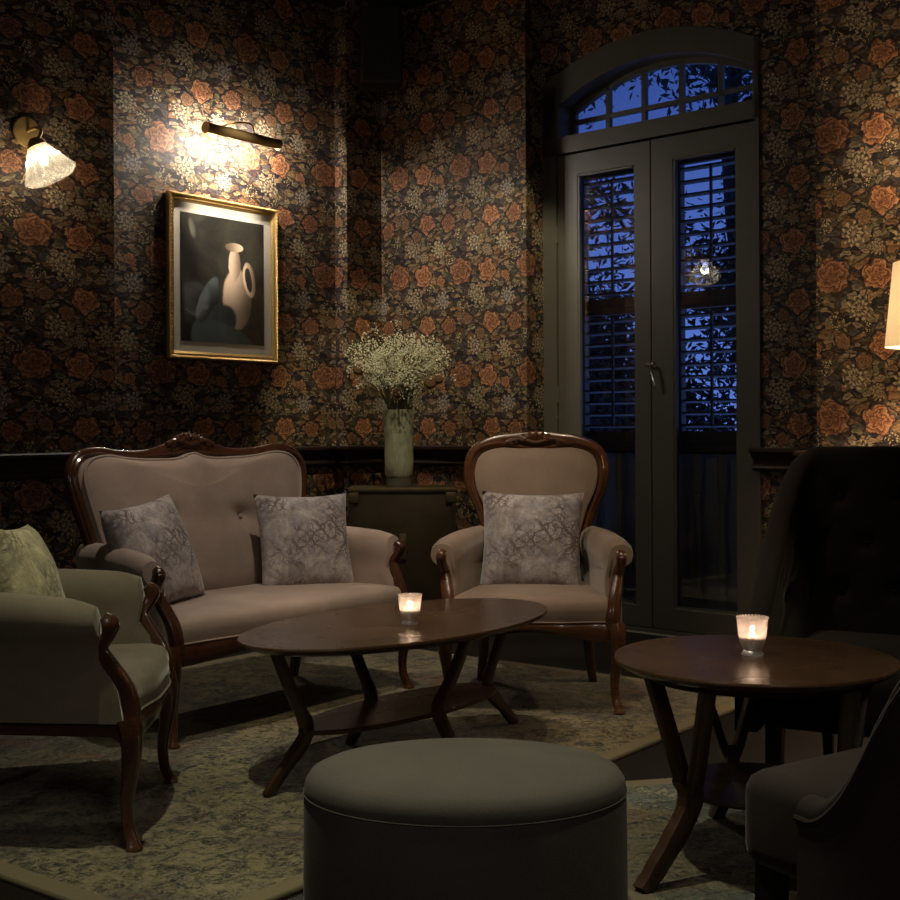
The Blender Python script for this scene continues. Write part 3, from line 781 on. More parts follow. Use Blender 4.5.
        mb.tube(post, [lerp(.015, .030, i/(n_-1))+.004*math.exp(-((i-4)/3)**2) for i in range(n_)], 10, rb=[lerp(.014, .026, i/(n_-1))+.010*math.exp(-((i-4)/3)**2) for i in range(n_)], up=(0, 1, 0), power=2.5)
        mb.build('arm_post', woodm, root)
        leg = crom([(sgn*hw, FY+.005, .355), (sgn*(hw+.006), FY-.006, .30), (sgn*(hw+.002), FY-.002, .22), (sgn*(hw-.006), FY+.010, .13), (sgn*(hw-.004), FY+.006, .06), (sgn*(hw+.008), FY-.008, .018), (sgn*(hw+.010), FY-.012, 0)], 4)
        n_ = len(leg); rr_ = []
        for i in range(n_):
            t_ = i/(n_-1); rr_.append(lerp(.034, .017, sstep(t_, 0, .6))+.007*sstep(t_, .8, .95))
        mb = MB(); mb.tube(leg, rr_, 10, up=(0, 1, 0), power=2.6); mb.build('leg', woodm, root)
        leg = crom([(sgn*(rw-.02), RY-.015, .36), (sgn*(rw-.015), RY, .22), (sgn*(rw-.005), RY+.03, .08), (sgn*(rw+.005), RY+.055, 0)], 4)
        n_ = len(leg); mb = MB(); mb.tube(leg, [lerp(.026, .018, i/(n_-1)) for i in range(n_)], 10, up=(0, 1, 0), power=4); mb.build('leg', woodm, root)
    return root
balloon = [(-.150, .44), (-.180, .56), (-.215, .70), (-.242, .79), (-.278, .88), (-.286, .97), (-.258, 1.04), (-.18, 1.078), (-.09, 1.088), (0, 1.096)]
sofa_back = [(-.52, .42), (-.555, .60), (-.590, .74), (-.625, .88), (-.632, .97), (-.59, 1.03), (-.50, 1.048), (-.38, 1.034), (-.27, 1.030), (-.16, 1.045), (-.08, 1.070), (0, 1.10)]
# right armchair
fl = onz(615, 715); bl = onz(581, 683)
AC = Vector((.352, 5.46)); ARZ = math.radians(-6); AS = 1.055
armchair_r = seating('armchair', 'taupe velvet carved wooden armchair between trunk and glazed door', 'armchair', (AC.x, AC.y, .012), ARZ, .325, .235, balloon, M['chair'], M['frame_wood'], group='carved wooden armchairs'); armchair_r.scale = (AS, AS, 1.0)
# left armchair, turned to face right
LC = Vector((-1.19, 3.80)); LRZ = math.radians(94)
armchair_l = seating('armchair', 'olive velvet carved wooden armchair seen from its side at left edge', 'armchair', (LC.x, LC.y, .012), LRZ, .325, .235, balloon, M['olive'], M['frame_wood_dark'], group='carved wooden armchairs')
# sofa along the picture wall
f1 = onz(155, 756); f2 = onz(407, 691)
sd = Vector((f2.x-f1.x, f2.y-f1.y)).normalized(); SRZ = math.atan2(sd.y, sd.x)
nrm = Vector((-sd.y, sd.x)); SC = Vector(((f1.x+f2.x)/2, (f1.y+f2.y)/2))+nrm*.30
SHW = Vector((f2.x-f1.x, f2.y-f1.y)).length/2-.045; SC += sd*.045
sofa = seating('sofa', 'rose beige velvet two-seat sofa with carved wooden frame under the picture', 'sofa', (SC.x, SC.y, .012), SRZ, SHW, SHW-.09, sofa_back, M['sofa'], M['frame_wood_dark'], buttons=((-.22, .76), (.22, .76)))

# ------------------------------------------------------------------ cushions
def cushion(name, label, size, thick, Mw, mat, seed, group=None):
    rnd = random.Random(seed); N = 22; mb = MB()
    ph = rnd.uniform(0, 6)
    for side in (-1, 1):
        def fn(u_, v_, side=side):
            a, b = u_*2-1, v_*2-1
            edge = max(0, (1-abs(a)**2.2))*max(0, (1-abs(b)**2.2))
            pin = 1-.075*(1-abs(a)**2)*abs(b)**3; pin2 = 1-.075*(1-abs(b)**2)*abs(a)**3
            y = side*thick/2*edge**.42
            y += .010*noise.noise(Vector((a*2+ph, b*2, side)))*edge**.3*(1)
            if side == 1: y += 0
            return Vector((a*size/2*pin2, y, b*size/2*pin))
        mb.grid(fn, N, N)
    o = mb.build(name, mat)
    bm = bmesh.new(); bm.from_mesh(o.data); bmesh.ops.remove_doubles(bm, verts=bm.verts[:], dist=.0008); bmesh.ops.recalc_face_normals(bm, faces=bm.faces[:]); bm.to_mesh(o.data); bm.free()
    o.matrix_world = Mw; return tag(o, label, 'cushion', group)
def local(root_loc, rz, p, rx=0, ry=0, rzz=0, sc_=1.0, zo=0):
    return Matrix.Translation((root_loc[0], root_loc[1], .012)) @ Matrix.Rotation(rz, 4, 'Z') @ Matrix.Scale(sc_, 4) @ Matrix.Translation(p) @ Matrix.Rotation(rzz, 4, 'Z') @ Matrix.Rotation(rx, 4, 'X') @ Matrix.Rotation(ry, 4, 'Y')
cushion('cushion', 'grey printed cushion leaning on the taupe armchair near the door', .425, .15, local(AC, ARZ, (-.01, .10, .612), math.radians(-15), math.radians(1), 0, AS), M['cush'], 1, 'printed cushions on the seats')
cushion('cushion', 'grey printed cushion leaning at the right end of the sofa', .44, .15, local(SC, SRZ, (.375, .05, .645), math.radians(-17), math.radians(1), math.radians(-24)), M['cush'], 2, 'printed cushions on the seats')
cushion('cushion', 'grey printed cushion turned sideways at left end of the sofa', .44, .16, local(SC, SRZ, (-.44, .07, .655), math.radians(-20), math.radians(-6), math.radians(12)), M['cush'], 3, 'printed cushions on the seats')
cushion('cushion', 'pale olive printed cushion on the armchair at the left edge', .44, .16, local(LC, LRZ, (.0, .06, .655), math.radians(-18), math.radians(4), math.radians(0)), M['cush_olive'], 4, 'printed cushions on the seats')

# ------------------------------------------------------------------ ottoman
otc = Vector((.026, 2.53)); mb = MB()
def ell(r, z): return [Vector((r*.318*math.cos(2*PI*k/64), r*.245*math.sin(2*PI*k/64), z)) for k in range(64)]
mb.rings([ell(.93, .0), ell(.99, .02), ell(1, .06), ell(1.004, .25), ell(1.0, .425), ell(.995, .447)])
root = thing('ottoman', 'round grey velvet ottoman in the foreground', 'ottoman', (otc.x, otc.y, 0))
mb.build('body', M['pouf'], root)
mb = MB(); mb.rings([ell(.990, .443), ell(.999, .452), ell(.99, .468), ell(.96, .483), ell(.90, .492), ell(.8, .498), ell(.6, .502), ell(.3, .504), ell(.02, .504)]); pad = mb.build('top_pad', M['pouf'], root)
mb = MB(); mb.tube(ell(1.0005, .446), .0015, 6, closed=True); mb.build('piping', M['pouf'], pad)

# ------------------------------------------------------------------ coffee table (oval, boomerang legs)
CT = Vector((-.165, 4.47)); CA = math.radians(50); CZ = .485
ct = thing('coffee_table', 'oval dark walnut coffee table with bent legs and lower shelf', 'coffee table', (CT.x, CT.y, .012), CA)
def ov(a, b, z, n=72, p=2.0):
    out = []
    for k in range(n):
        th = 2*PI*k/n; c_, s_ = math.cos(th), math.sin(th)
        out.append(Vector((a*math.copysign(abs(c_)**(2/p), c_), b*math.copysign(abs(s_)**(2/p), s_), z)))
    return out
TA, TB = .685, .372
def oval_top(a, b, zt, th): return [ov(a*.93, b*.90, zt-th), ov(a*.985, b*.975, zt-th*.55), ov(a, b, zt-th*.28), ov(a, b, zt-.003), ov(a*.997, b*.995, zt), ov(a*.5, b*.5, zt), ov(a*.02, b*.02, zt)]
mb = MB(); mb.rings(oval_top(TA, TB, CZ-.012, .03)); mb.build('tabletop', M['table'], ct)
mb = MB(); mb.rings([ov(.45, .15, .160), ov(.48, .165, .165), ov(.48, .165, .176), ov(.475, .162, .180), ov(.02, .02, .180)]); mb.build('shelf', M['table'], ct)
def boomerang(dx, dy, top, knee, foot, zt, zk, w=.022, side=0.0):
    """radial leg in direction (dx,dy)"""
    t_ = Vector((-dy, dx, 0)); d = Vector((dx, dy, 0))
    pts = [d*top+t_*side+Vector((0, 0, zt)), d*lerp(top, knee, .5)+t_*side*.5+Vector((0, 0, lerp(zt, zk, .5))), d*(knee+.006)+Vector((0, 0, zk+.03)), d*knee+Vector((0, 0, zk)), d*(knee+.008)+Vector((0, 0, zk-.03)), d*lerp(knee, foot, .5)+Vector((0, 0, zk*.45)), d*foot]
    mb = MB(); mb.tube(crom(pts, 3), [w*.95]*3+[w*1.0]*3+[w*1.25]*3+[w*1.3]*3+[w*1.2]*3+[w*.95]*3+[w*.72], 10, up=tuple(t_), rb=[w*.6]*19, power=3.5)
    return mb
for dx, dy, tp, kn, ft in ((-1, 0, .60, .47, .64), (1, 0, .60, .47, .64), (0, -1, .29, .16, .27), (0, 1, .29, .16, .27)):
    boomerang(dx, dy, tp, kn, ft, CZ-.035, .18).build('leg', M['table_leg'], ct)

# ------------------------------------------------------------------ round side table
STC = onz(754, 657, .55); ST = Vector((STC.x, STC.y))
st = thing('side_table', 'round dark walnut side table in front of the tall black chair', 'side table', (ST.x, ST.y, .012), 0)
RT = 141/F*ST.y*.985
mb = MB(); mb.rings(oval_top(RT, RT, .538, .026)); mb.build('tabletop', M['table'], st)
mb = MB(); mb.rings([ov(RT*.80, RT*.80, .490), ov(RT*.80, RT*.80, .512)]); mb.build('apron', M['table_leg'], st)
mb = MB(); mb.rings(oval_top(.215, .215, .205, .016)); mb.build('shelf', M['table'], st)
for a in (213, 93, -27):
    r_ = math.radians(a); dx, dy = math.cos(r_), math.sin(r_); t_ = Vector((-dy, dx, 0)); d = Vector((dx, dy, 0)); mb = MB()
    for s_ in (-1, 1):
        pts = [d*.265+t_*.10*s_+Vector((0, 0, .50)), d*.25+t_*.064*s_+Vector((0, 0, .38)), d*.235+t_*.024*s_+Vector((0, 0, .25)), d*.23+Vector((0, 0, .20))]
        mb.tube(crom(pts, 4), [.024]*13, 10, rb=[.015]*13, up=tuple(t_), power=3.5)
    pts = [d*.235+Vector((0, 0, .25)), d*.23+Vector((0, 0, .20)), d*.255+Vector((0, 0, .15)), d*.33+Vector((0, 0, .065)), d*.395+Vector((0, 0, 0))]
    mb.tube(crom(pts, 4), [.034]*6+[.030]*5+[.026]*3+[.022]*3, 10, rb=[.022]*17, up=tuple(t_), power=3.5)
    mb.build('leg', M['table_leg'], st)

# ------------------------------------------------------------------ votive candle glasses
def votive(label, loc):
    root = thing('candle_glass', label, 'candle', loc, 0, 'lit candle holders on the tables')
    n = 48
    wob = lambda th, i: (.022*math.sin(24*th) if 3 < i < 11 else 0)
    mb = MB(); mb.lathe([(.0, .001), (.026, .0), (.030, .003), (.026, .010), (.022, .014), (.026, .020), (.033, .035), (.037, .055), (.039, .075), (.0405, .092), (.0415, .097), (.039, .099), (.0375, .097), (.036, .075), (.034, .055), (.030, .036), (.022, .024), (0, .022)], n, wob=wob, cap=False)
    mb.build('glass_cup', M['votive'], root)
    mb = MB()
    for k in range(28):
        a = 2*PI*k/28; mb.lathe([(0, -.003), (.0022, -.002), (.003, 0), (.0022, .002), (0, .003)], 6, (.0405*math.cos(a), .0405*math.sin(a), .100), cap=False)
    mb.build('beaded_rim', M['votive'], root)
    mb = MB(); mb.lathe([(0, .025), (.022, .026), (.029, .037), (.031, .047), (.0305, .050), (0, .049)], 24, cap=False); mb.build('candle', M['wax'], root)
    mb = MB(); mb.lathe([(0, .050), (.004, .054), (.0055, .060), (.004, .068), (.0015, .076), (0, .079)], 10, cap=False); mb.build('flame', M['flame'], root)
    return root
c1 = onz(410, 624, CZ); c2_ = onz(752.5, 655, .55)
votive('lit ribbed glass candle holder on the oval coffee table', (c1.x, c1.y, CZ))
votive('lit ribbed glass candle holder on the round side table', (c2_.x, c2_.y, .55))

# ------------------------------------------------------------------ dark tub chairs on the right
def tub(name, label, loc, rz, fab, top=1.07, arm=.50, yf=-.16, sf=-.29, tuft=True, flare=.10, e0=.34, e1_=.93):
    root = thing(name, label, 'chair', loc, rz, 'dark velvet tub chairs')
    plan_ = crom([(-.285, yf, 0), (-.30, (yf+.18)/2, 0), (-.285, .18, 0), (-.20, .29, 0), (0, .33, 0), (.20, .29, 0), (.285, .18, 0), (.30, (yf+.18)/2, 0), (.285, yf, 0)], 8)
    n_ = len(plan_)
    def topz(u_):
        s_ = abs(u_*2-1); return lerp(top, arm, sstep(s_, e0, e1_))
    def pos(u_, z, off):
        f_ = u_*(n_-1); i = min(int(f_), n_-2); p = plan_[i].lerp(plan_[i+1], f_-i); d = (plan_[i+1]-plan_[i]).normalized(); nn = Vector((-d.y, d.x, 0))
        s_ = abs(u_*2-1)
        lean = flare*max(0, z-.40)/.6*(1-s_*.35)
        return p+nn*(off+lean)+Vector((0, 0, z))
    btn = []
    if tuft:
        for r_, z in enumerate((.60, .76, .92)):
            for k in range(-3, 4):
                u_ = .5+(k+(.5 if r_ % 2 else 0))*.105
                if topz(u_) > z+.06: btn.append((u_, z))
    def disp(u_, z):
        d_ = 0
        for bu, bz in btn:
            d_ += .022*math.exp(-(((u_-bu)*1.6)**2+(z-bz)**2)/.0009)
            # diagonal pleats
            for s_ in (-1, 1):
                dd = abs(((u_-bu)*1.6)-s_*(z-bz)*.85)
                if abs(z-bz) < .09: d_ += .005*math.exp(-(dd/.012)**2)
        return min(d_, .024)
    mb = MB(); NV = 34; NU = 90
    def ring_at(i):
        u_ = i/(NU-1); zt = topz(u_); row = []
        for j in range(NV): z = lerp(.40, zt-.03, j/(NV-1)); row.append(pos(u_, z, -.035+disp(u_, z)))
        for k in range(1, 8): a = PI*k/8; row.append(pos(u_, zt-.03+.032*math.sin(a), -.035*math.cos(a)))
        for j in range(12): z = lerp(zt-.03, .27, j/11); row.append(pos(u_, z, .035))
        row.append(pos(u_, .27, -.03)); row.append(pos(u_, .39, -.033))
        return row
    mb.rings([ring_at(i) for i in range(NU)]); sh_ = mb.build('backrest', fab, root)
    for off in (.036,):
        mb = MB(); mb.tube([pos(i/(NU-1), topz(i/(NU-1))-.035, off) for i in range(NU)], .006, 6); mb.build('piping', fab, sh_)
    if btn:
        for bu, bz in btn:
            mb = MB(); c_ = pos(bu, bz, -.035+.020); mb.lathe([(0, -.004), (.010, -.003), (.012, 0), (.010, .003), (0, .004)], 10, c_, cap=False); mb.build('button', fab, sh_)
    mb = MB(); sl_ = .25-sf; sy_ = (.25+sf)/2; mb.rbox((0, sy_, .375), (.52, sl_, .19), .045, 4)
    for i, v_ in enumerate(mb.v):
        if v_.z > .45: v_.z += .012*(1-(v_.x/.26)**2)*(1-((v_.y-sy_)/(sl_/2))**2)
    mb.build('seat', fab, root)
    for sx_ in (-1, 1):
        mb = MB(); mb.tube([(sx_*.215, sf+.055, .30), (sx_*.22, sf+.045, 0)], [.034, .028], 4, up=(1, 1, 0)); mb.build('leg', M['black_wood'], root, smooth=False)
        mb = MB(); mb.tube([(sx_*.20, .20, .30), (sx_*.215, .30, 0)], [.030, .020], 4, up=(1, 1, 0)); mb.build('leg', M['black_wood'], root, smooth=False)
    return root
tub('tub_chair', 'tall tufted black velvet tub chair behind the round side table', (1.345, 4.03, 0), math.radians(-28), M['black_velvet'], 1.085, .50, yf=-.50, sf=-.50, flare=.045, e0=.30, e1_=1.02)
tub('tub_chair', 'charcoal velvet tub chair cropped at lower right corner', (.945, 2.43, .012), math.radians(214), M['grey_velvet'], .88, .47, yf=-.09, sf=-.30, tuft=False, flare=.06)

# ------------------------------------------------------------------ tin trunk / vase / bouquet
TRY = 7.42
ta, tb = at(348, 489, TRY), at(455, 487, TRY)
tz = at(400, 488, TRY).z; tcx = (ta.x+tb.x)/2; tw = tb.x-ta.x; td = .38
tr = thing('storage_trunk', 'dark worn metal trunk cabinet in the corner holding the vase', 'trunk', (tcx, TRY+td/2, 0), math.radians(1.5))
mb = MB(); mb.rbox((0, 0, tz/2-.01), (tw-.01, td-.01, tz-.02), .012, 2); mb.build('body', M['trunk'], tr)
mb = MB(); mb.rbox((0, 0, tz-.012), (tw+.012, td+.012, .024), .006, 2); mb.build('lid', M['trunk_edge'], tr)
for sx_ in (-1, 1):
    mb = MB(); mb.box((sx_*(tw/2-.012), -td/2, tz/2-.012), (.022, .008, tz-.03)); mb.build('edge_strip', M['trunk'], tr, smooth=False)
    mb = MB(); mb.rbox((sx_*(tw/2-.028), -td/2-.003, tz-.055), (.06, .012, .06), .005, 2); mb.build('corner_cap', M['trunk_edge'], tr)
mb = MB(); mb.rbox((.0, -td/2-.002, tz-.34), (.045, .014, .15), .005, 2); mb.rbox((.0, -td/2-.012, tz-.32), (.022, .016, .05), .004, 2); mb.build('latch', M['trunk_edge'], tr)
mb = MB(); mb.tube(crom([(-.06, -td/2, .12), (-.06, -td/2-.03, .10), (.06, -td/2-.03, .10), (.06, -td/2, .12)], 4), .006, 8); mb.build('handle', M['trunk_edge'], tr)
vb = at(399, 485, TRY+.16); VZ = tz
vh = at(399, 410, TRY+.16).z-VZ
va = thing('vase', 'tall pale green ceramic vase standing on the metal trunk', 'vase', (vb.x, vb.y, VZ), 0)
R_ = .088
mb = MB(); mb.lathe([(0, 0), (R_*.86, 0), (R_*.88, .01), (R_*.84, .035), (R_*.86, .06)], 40, cap=False); mb.build('base', M['vase_base'], va)
mb = MB(); mb.lathe([(R_*.86, .06), (R_*.95, .075), (R_*.97, .15), (R_*.95, vh*.6), (R_*1.0, vh*.85), (R_*1.08, vh), (R_*1.04, vh+.002), (R_*.95, vh*.85), (R_*.9, vh*.5), (0, vh*.4)], 40, cap=False, wob=lambda th, i: .012*math.sin(3*th+i)); mb.build('body', M['vase'], va)
bq = thing('flower_bouquet', 'dried bouquet of pale wispy flowers and brown seed heads in green vase', 'flowers', (vb.x, vb.y, VZ+vh*.42), 0)
rnd = random.Random(11); stems = MB(); bl_ = MB(); heads = []
def octa(mb, p, r):
    mb.add([p+Vector((r, 0, 0)), p+Vector((-r, 0, 0)), p+Vector((0, r, 0)), p+Vector((0, -r, 0)), p+Vector((0, 0, r)), p+Vector((0, 0, -r))], [(0, 2, 4), (2, 1, 4), (1, 3, 4), (3, 0, 4), (2, 0, 5), (1, 2, 5), (3, 1, 5), (0, 3, 5)])
for k in range(64):
    a = rnd.uniform(0, 2*PI); sp = rnd.uniform(.04, .33); H = rnd.uniform(.46, .70)-sp*.45
    b0 = Vector((rnd.uniform(-.04, .04), rnd.uniform(-.04, .04), .0)); ex = Vector((math.cos(a), math.sin(a)*.7, 0))
    lip = Vector((ex.x*.06, ex.y*.06, vh*.58)); tip = ex*sp+Vector((0, 0, H+.06))
    pts = crom([b0, lip, lip.lerp(tip, .5)+Vector((0, 0, .04)), tip], 4); stems.tube(pts, .0022, 4)
    for j in range(13):
        p0 = lip.lerp(tip, rnd.uniform(.45, 1.0)); d = Vector((rnd.gauss(0, .042), rnd.gauss(0, .042), abs(rnd.gauss(.03, .035))))
        stems.tube([p0, p0+d], .0011, 3)
        for q_ in range(rnd.randint(5, 9)): octa(bl_, p0+d+Vector((rnd.gauss(0, .012), rnd.gauss(0, .012), rnd.gauss(0, .012))), rnd.uniform(.003, .0062))
stems.build('stems', M['stem'], bq)['kind'] = 'stuff'
bl_.build('blossoms', M['blossom'], bq, smooth=False)['kind'] = 'stuff'
for (dx, dz, s_) in ((-.23, .50, .034), (.19, .42, .038), (.24, .44, .028), (.06, .56, .032), (.0, .36, .03)):
    c_ = Vector((dx, -.10, dz)); mb = MB()
    mb.lathe([(0, -.012), (s_*.7, -.008), (s_, 0), (s_*.8, .012), (0, .018)], 16, c_, Matrix.Rotation(math.radians(65), 3, 'X'), cap=False); hd = mb.build('seed_head', M['seed'], bq)
    mb = MB()
    for k in range(14):
        a = 2*PI*k/14; d = Matrix.Rotation(math.radians(65), 3, 'X') @ Vector((math.cos(a), math.sin(a), -.15)); w_ = Vector((0, -1, .2)).cross(d).normalized()*s_*.22
        mb.add([c_+d*s_*.8+w_, c_+d*s_*1.45, c_+d*s_*.8-w_], [(0, 1, 2)])
    mb.build('petals', M['petal'], hd, smooth=False)
    mb = MB(); mb.tube(crom([Vector((0, 0, .1)), Vector((dx*.3, -.03, .26)), c_+Vector((0, .01, -.01))], 4), .003, 5); mb.build('stem', M['stem'], hd)

# ------------------------------------------------------------------ picture, picture lamp, sconce, speaker
AROT = math.atan2(dA.y, dA.x)
def onwall(x, y, p, d, off=0):
    """point on wall line (p,d) seen at pixel, moved off metres into the room"""
    n_ = Vector((d.y, -d.x)); pp = p+n_*off; s_ = hit(x, pp, d); w = pp+d*s_; return at(x, y, w.y)
pa, pb = onwall(170, 192, aR, dA, .035), onwall(278, 208, aR, dA, .035)
pc, pd_ = onwall(170, 359, aR, dA, .035), onwall(278, 362.5, aR, dA, .035)
pw = (Vector((pb.x, pb.y))-Vector((pa.x, pa.y))).length
pz1 = (pa.z+pb.z)/2; pz0 = (pc.z+pd_.z)/2; ph = pz1-pz0
pm = (pa+pb)/2; nA = Vector((dA.y, -dA.x))
wl = aR+dA*((Vector((pm.x, pm.y))-aR).dot(dA))
pic = thing('framed_picture', 'gold framed picture with pale mat hanging under the brass picture lamp', 'picture', (wl.x+nA.x*.004, wl.y+nA.y*.004, (pz0+pz1)/2), AROT)
def art_mat():
    t = NT('dark_painting'); co = t.coord(); sx = t.n('ShaderNodeSeparateXYZ'); t.put(sx.inputs[0], co)
    nz = t.noise(co, 14, 4, .6).outputs[0]; x = t.ma('ADD', sx.outputs[0], t.ma('MULTIPLY', t.ma('SUBTRACT', nz, .5), .02)); z = sx.outputs[2]
    col = t.ramp(t.noise(co, 3.5, 4, .6, .6).outputs[0], [(.35, (.010, .009, .008)), (.6, (.040, .038, .026)), (.75, (.07, .07, .045))])
    def blob(cx, cz, rx, rz, c1, c2, ang=0, soft=.86):
        nonlocal col
        ca, sa = math.cos(ang), math.sin(ang); dx = t.ma('SUBTRACT', x, cx); dz = t.ma('SUBTRACT', z, cz)
        ex = t.ma('DIVIDE', t.ma('ADD', t.ma('MULTIPLY', dx, ca), t.ma('MULTIPLY', dz, sa)), rx)
        ez = t.ma('DIVIDE', t.ma('SUBTRACT', t.ma('MULTIPLY', dz, ca), t.ma('MULTIPLY', dx, sa)), rz)
        r = t.ma('ADD', t.ma('MULTIPLY', ex, ex), t.ma('MULTIPLY', ez, ez))
        sh_ = t.smooth(t.ma('ADD', t.ma('MULTIPLY', ex, -1.0), t.ma('MULTIPLY', nz, .5)), -.8, 1.0)
        col = t.mix(t.smooth(r, 1.0, soft*soft), col, t.mix(sh_, c2, c1))
    cream, creamd = (.66, .50, .36), (.16, .11, .075); teal, teald = (.12, .15, .15), (.04, .05, .055)
    blob(-.24, .28, .03, .07, (.20, .19, .14), (.05, .05, .04), .3, .3)
    # a still life : pale stoneware jug and folded grey-blue cloth
    blob(.10, -.10, .12, .19, cream, creamd); blob(.08, .10, .050, .10, cream, creamd); blob(.08, .20, .075, .028, creamd, cream)
    blob(.195, .02, .052, .11, cream, creamd, .2); blob(.190, .02, .028, .078, (.02, .02, .016), (.02, .02, .016), .2)
    blob(-.08, -.27, .20, .12, teal, teald, .5); blob(.05, -.33, .24, .07, teal, teald, -.35); blob(-.13, -.12, .06, .16, teal, teald, -.5)
    t.pbsdf(col, .5, spec=.4, bump=nz, bstr=.05); return t.m
# local frame : x along the wall, y into the wall (rz=AROT → local y = left normal, away from room)
fw = .030*1.6; mb = MB()
def bar(x0_, z0_, x1_, z1_, w, prof_):
    pass
def frame_ring(ow, oh, prof_):
    rings = []
    for inset_, y in prof_:
        a, b = ow/2-inset_, oh/2-inset_; rings.append([Vector((-a, y, -b)), Vector((a, y, -b)), Vector((a, y, b)), Vector((-a, y, b))])
    return rings
mb.rings(frame_ring(pw, ph, [(0, 0), (0, -.028), (.006, -.036), (.016, -.034), (.022, -.026), (.030, -.030), (.036, -.024), (.044, -.014), (.046, 0)]), False, False)
fr = mb.build('frame', M['gold'], pic, smooth=False)
mb = MB()
nb_ = 46
for k in range(nb_):
    for s_ in (-1, 1):
        octa(mb, Vector((lerp(-pw/2+.01, pw/2-.01, k/(nb_-1)), -.037, s_*(ph/2-.010))), .0075)
        octa(mb, Vector((s_*(pw/2-.010), -.037, lerp(-ph/2+.01, ph/2-.01, k/(nb_-1)))), .0075)
mb.build('beading', M['gold'], fr, smooth=False)['kind'] = 'stuff'
mb = MB(); mb.box((0, -.010, 0), (pw-.08, .006, ph-.08)); mb.build('mat', simple('cream_mat_board', (.80, .74, .62), .8, 0, .04), pic, smooth=False)
iw, ih = pw*83/108, ph*.78
mb = MB(); mb.box((-.004, -.0145, .0), (iw, .003, ih)); mb.build('artwork', art_mat(), pic, smooth=False)
mb = MB(); mb.box((0, -.021, 0), (pw-.085, .002, ph-.085)); mb.build('glass', M['picglass'], pic, smooth=False)

# picture lamp
la, lb = onwall(207, 129, aR, dA, .17), onwall(279, 143, aR, dA, .17)
lz = (la.z+lb.z)/2; lm = Vector(((la.x+lb.x)/2, (la.y+lb.y)/2)); ll = (Vector((la.x, la.y))-Vector((lb.x, lb.y))).length
wl2 = aR+dA*((lm-aR).dot(dA))
pl = thing('picture_lamp', 'brass tube picture lamp on curved arm above the gold frame', 'wall lamp', (wl2.x, wl2.y, lz), AROT)
mb = MB(); NT_ = 24; vs = []
ang0 = math.radians(-230); ang1 = math.radians(40)
def tubesec(r): return [Vector((0, -.17+r*math.cos(lerp(ang0, ang1, k/14)), r*math.sin(lerp(ang0, ang1, k/14)))) for k in range(15)]
# half-round hood opening down towards the wall
def hood(r, x): return [Vector((x, -.17-r*math.cos(a), r*math.sin(a))) for a in [math.radians(-70+250*k/15) for k in range(16)]]
o_, i_ = .031, .028
mb.rings([hood(o_, -ll/2)+hood(i_, -ll/2)[::-1], hood(o_, ll/2)+hood(i_, ll/2)[::-1]])
for s_ in (-1, 1):
    mb.tube([(s_*ll/2, -.17, 0), (s_*(ll/2+.006), -.17, 0)], .033, 16)
mb.build('hood', M['brass'], pl)
mb = MB(); mb.tube([(-ll/2+.03, -.165, -.003), (ll/2-.03, -.165, -.003)], .008, 8); mb.build('bulb', M['bulb'], pl)
mb = MB(); bx = -ll*.18
mb.tube([(bx, 0, .03), (bx, -.02, .03)], [.045, .040], 20); mb.tube(crom([(bx, -.02, .03), (bx+.03, -.06, .045), (bx+.10, -.12, .085), (bx+.17, -.165, .08), (bx+.19, -.17, .02)], 6), .006, 8)
mb.build('bracket', M['brass'], pl)
# sconce on the nearer left plane
sp_ = onwall(26, 132, pL, dA, 0)
sc = thing('wall_sconce', 'brass wall sconce with fluted clear glass shade at upper left', 'wall lamp', (sp_.x, sp_.y, sp_.z), AROT)
mb = MB(); mb.lathe([(0, 0), (.072, 0), (.075, .006), (.070, .012), (0, .014)], 32, (0, 0, 0), Matrix.Rotation(PI/2, 3, 'X'), cap=False); mb.build('wall_plate', M['brass'], sc)
Mt = Matrix.Rotation(math.radians(-22), 3, 'Y') @ Matrix.Rotation(math.radians(-14), 3, 'X')
jt = Vector((-.045, -.14, -.085))
mb = MB(); mb.tube(crom([(0, -.01, 0), (.0, -.07, .01), (-.005, -.13, -.015), jt], 5), .008, 8)
mb.lathe([(0, .03), (.018, .028), (.034, .01), (.044, -.004), (.046, -.012), (0, -.012)], 24, jt, Mt, cap=False); mb.build('arm', M['brass'], sc)
flute = lambda th, i: .075*math.sin(16*th)*(1 if i > 0 else .3)
mb = MB(); mb.lathe([(.040, -.006), (.055, -.03), (.082, -.08), (.108, -.13), (.120, -.150), (.112, -.166), (.095, -.180), (.060, -.188)], 108, jt, Mt, wob=flute, cap=False); shd = mb.build('glass_shade', M['sconceglass'], sc)
mb = MB(); mb.lathe([(0, -.01), (.014, -.03), (.024, -.065), (.024, -.085), (.012, -.105), (0, -.11)], 16, jt, Mt, cap=False); mb.build('bulb', emis('sconce_bulb', (1, .84, .60), 7), sc)
sconce_bulb = Matrix.Translation(sp_) @ Matrix.Rotation(AROT, 4, 'Z') @ (jt+Mt @ Vector((0, 0, -.09)))
# speaker
s1, s2 = at(361, 10, 7.95), at(402, 87, 7.95)
spk = thing('loudspeaker', 'black loudspeaker box mounted high in the dark corner', 'speaker', ((s1.x+s2.x)/2, 7.95, (s1.z+s2.z)/2), 0)
sw, shh = s2.x-s1.x, s1.z-s2.z
mb = MB(); mb.rbox((0, 0, 0), (sw, .2, shh), .01, 2); mb.build('cabinet', M['speaker'], spk)
mb = MB(); mb.rbox((0, -.103, 0), (sw-.03, .008, shh-.03), .003, 1); mb.build('grille', simple('speaker_grille', (.010, .010, .010), .8, 0, .4, 200), spk)
mb = MB(); mb.box((0, .16, 0), (.05, .14, .05)); mb.build('bracket', M['speaker'], spk)

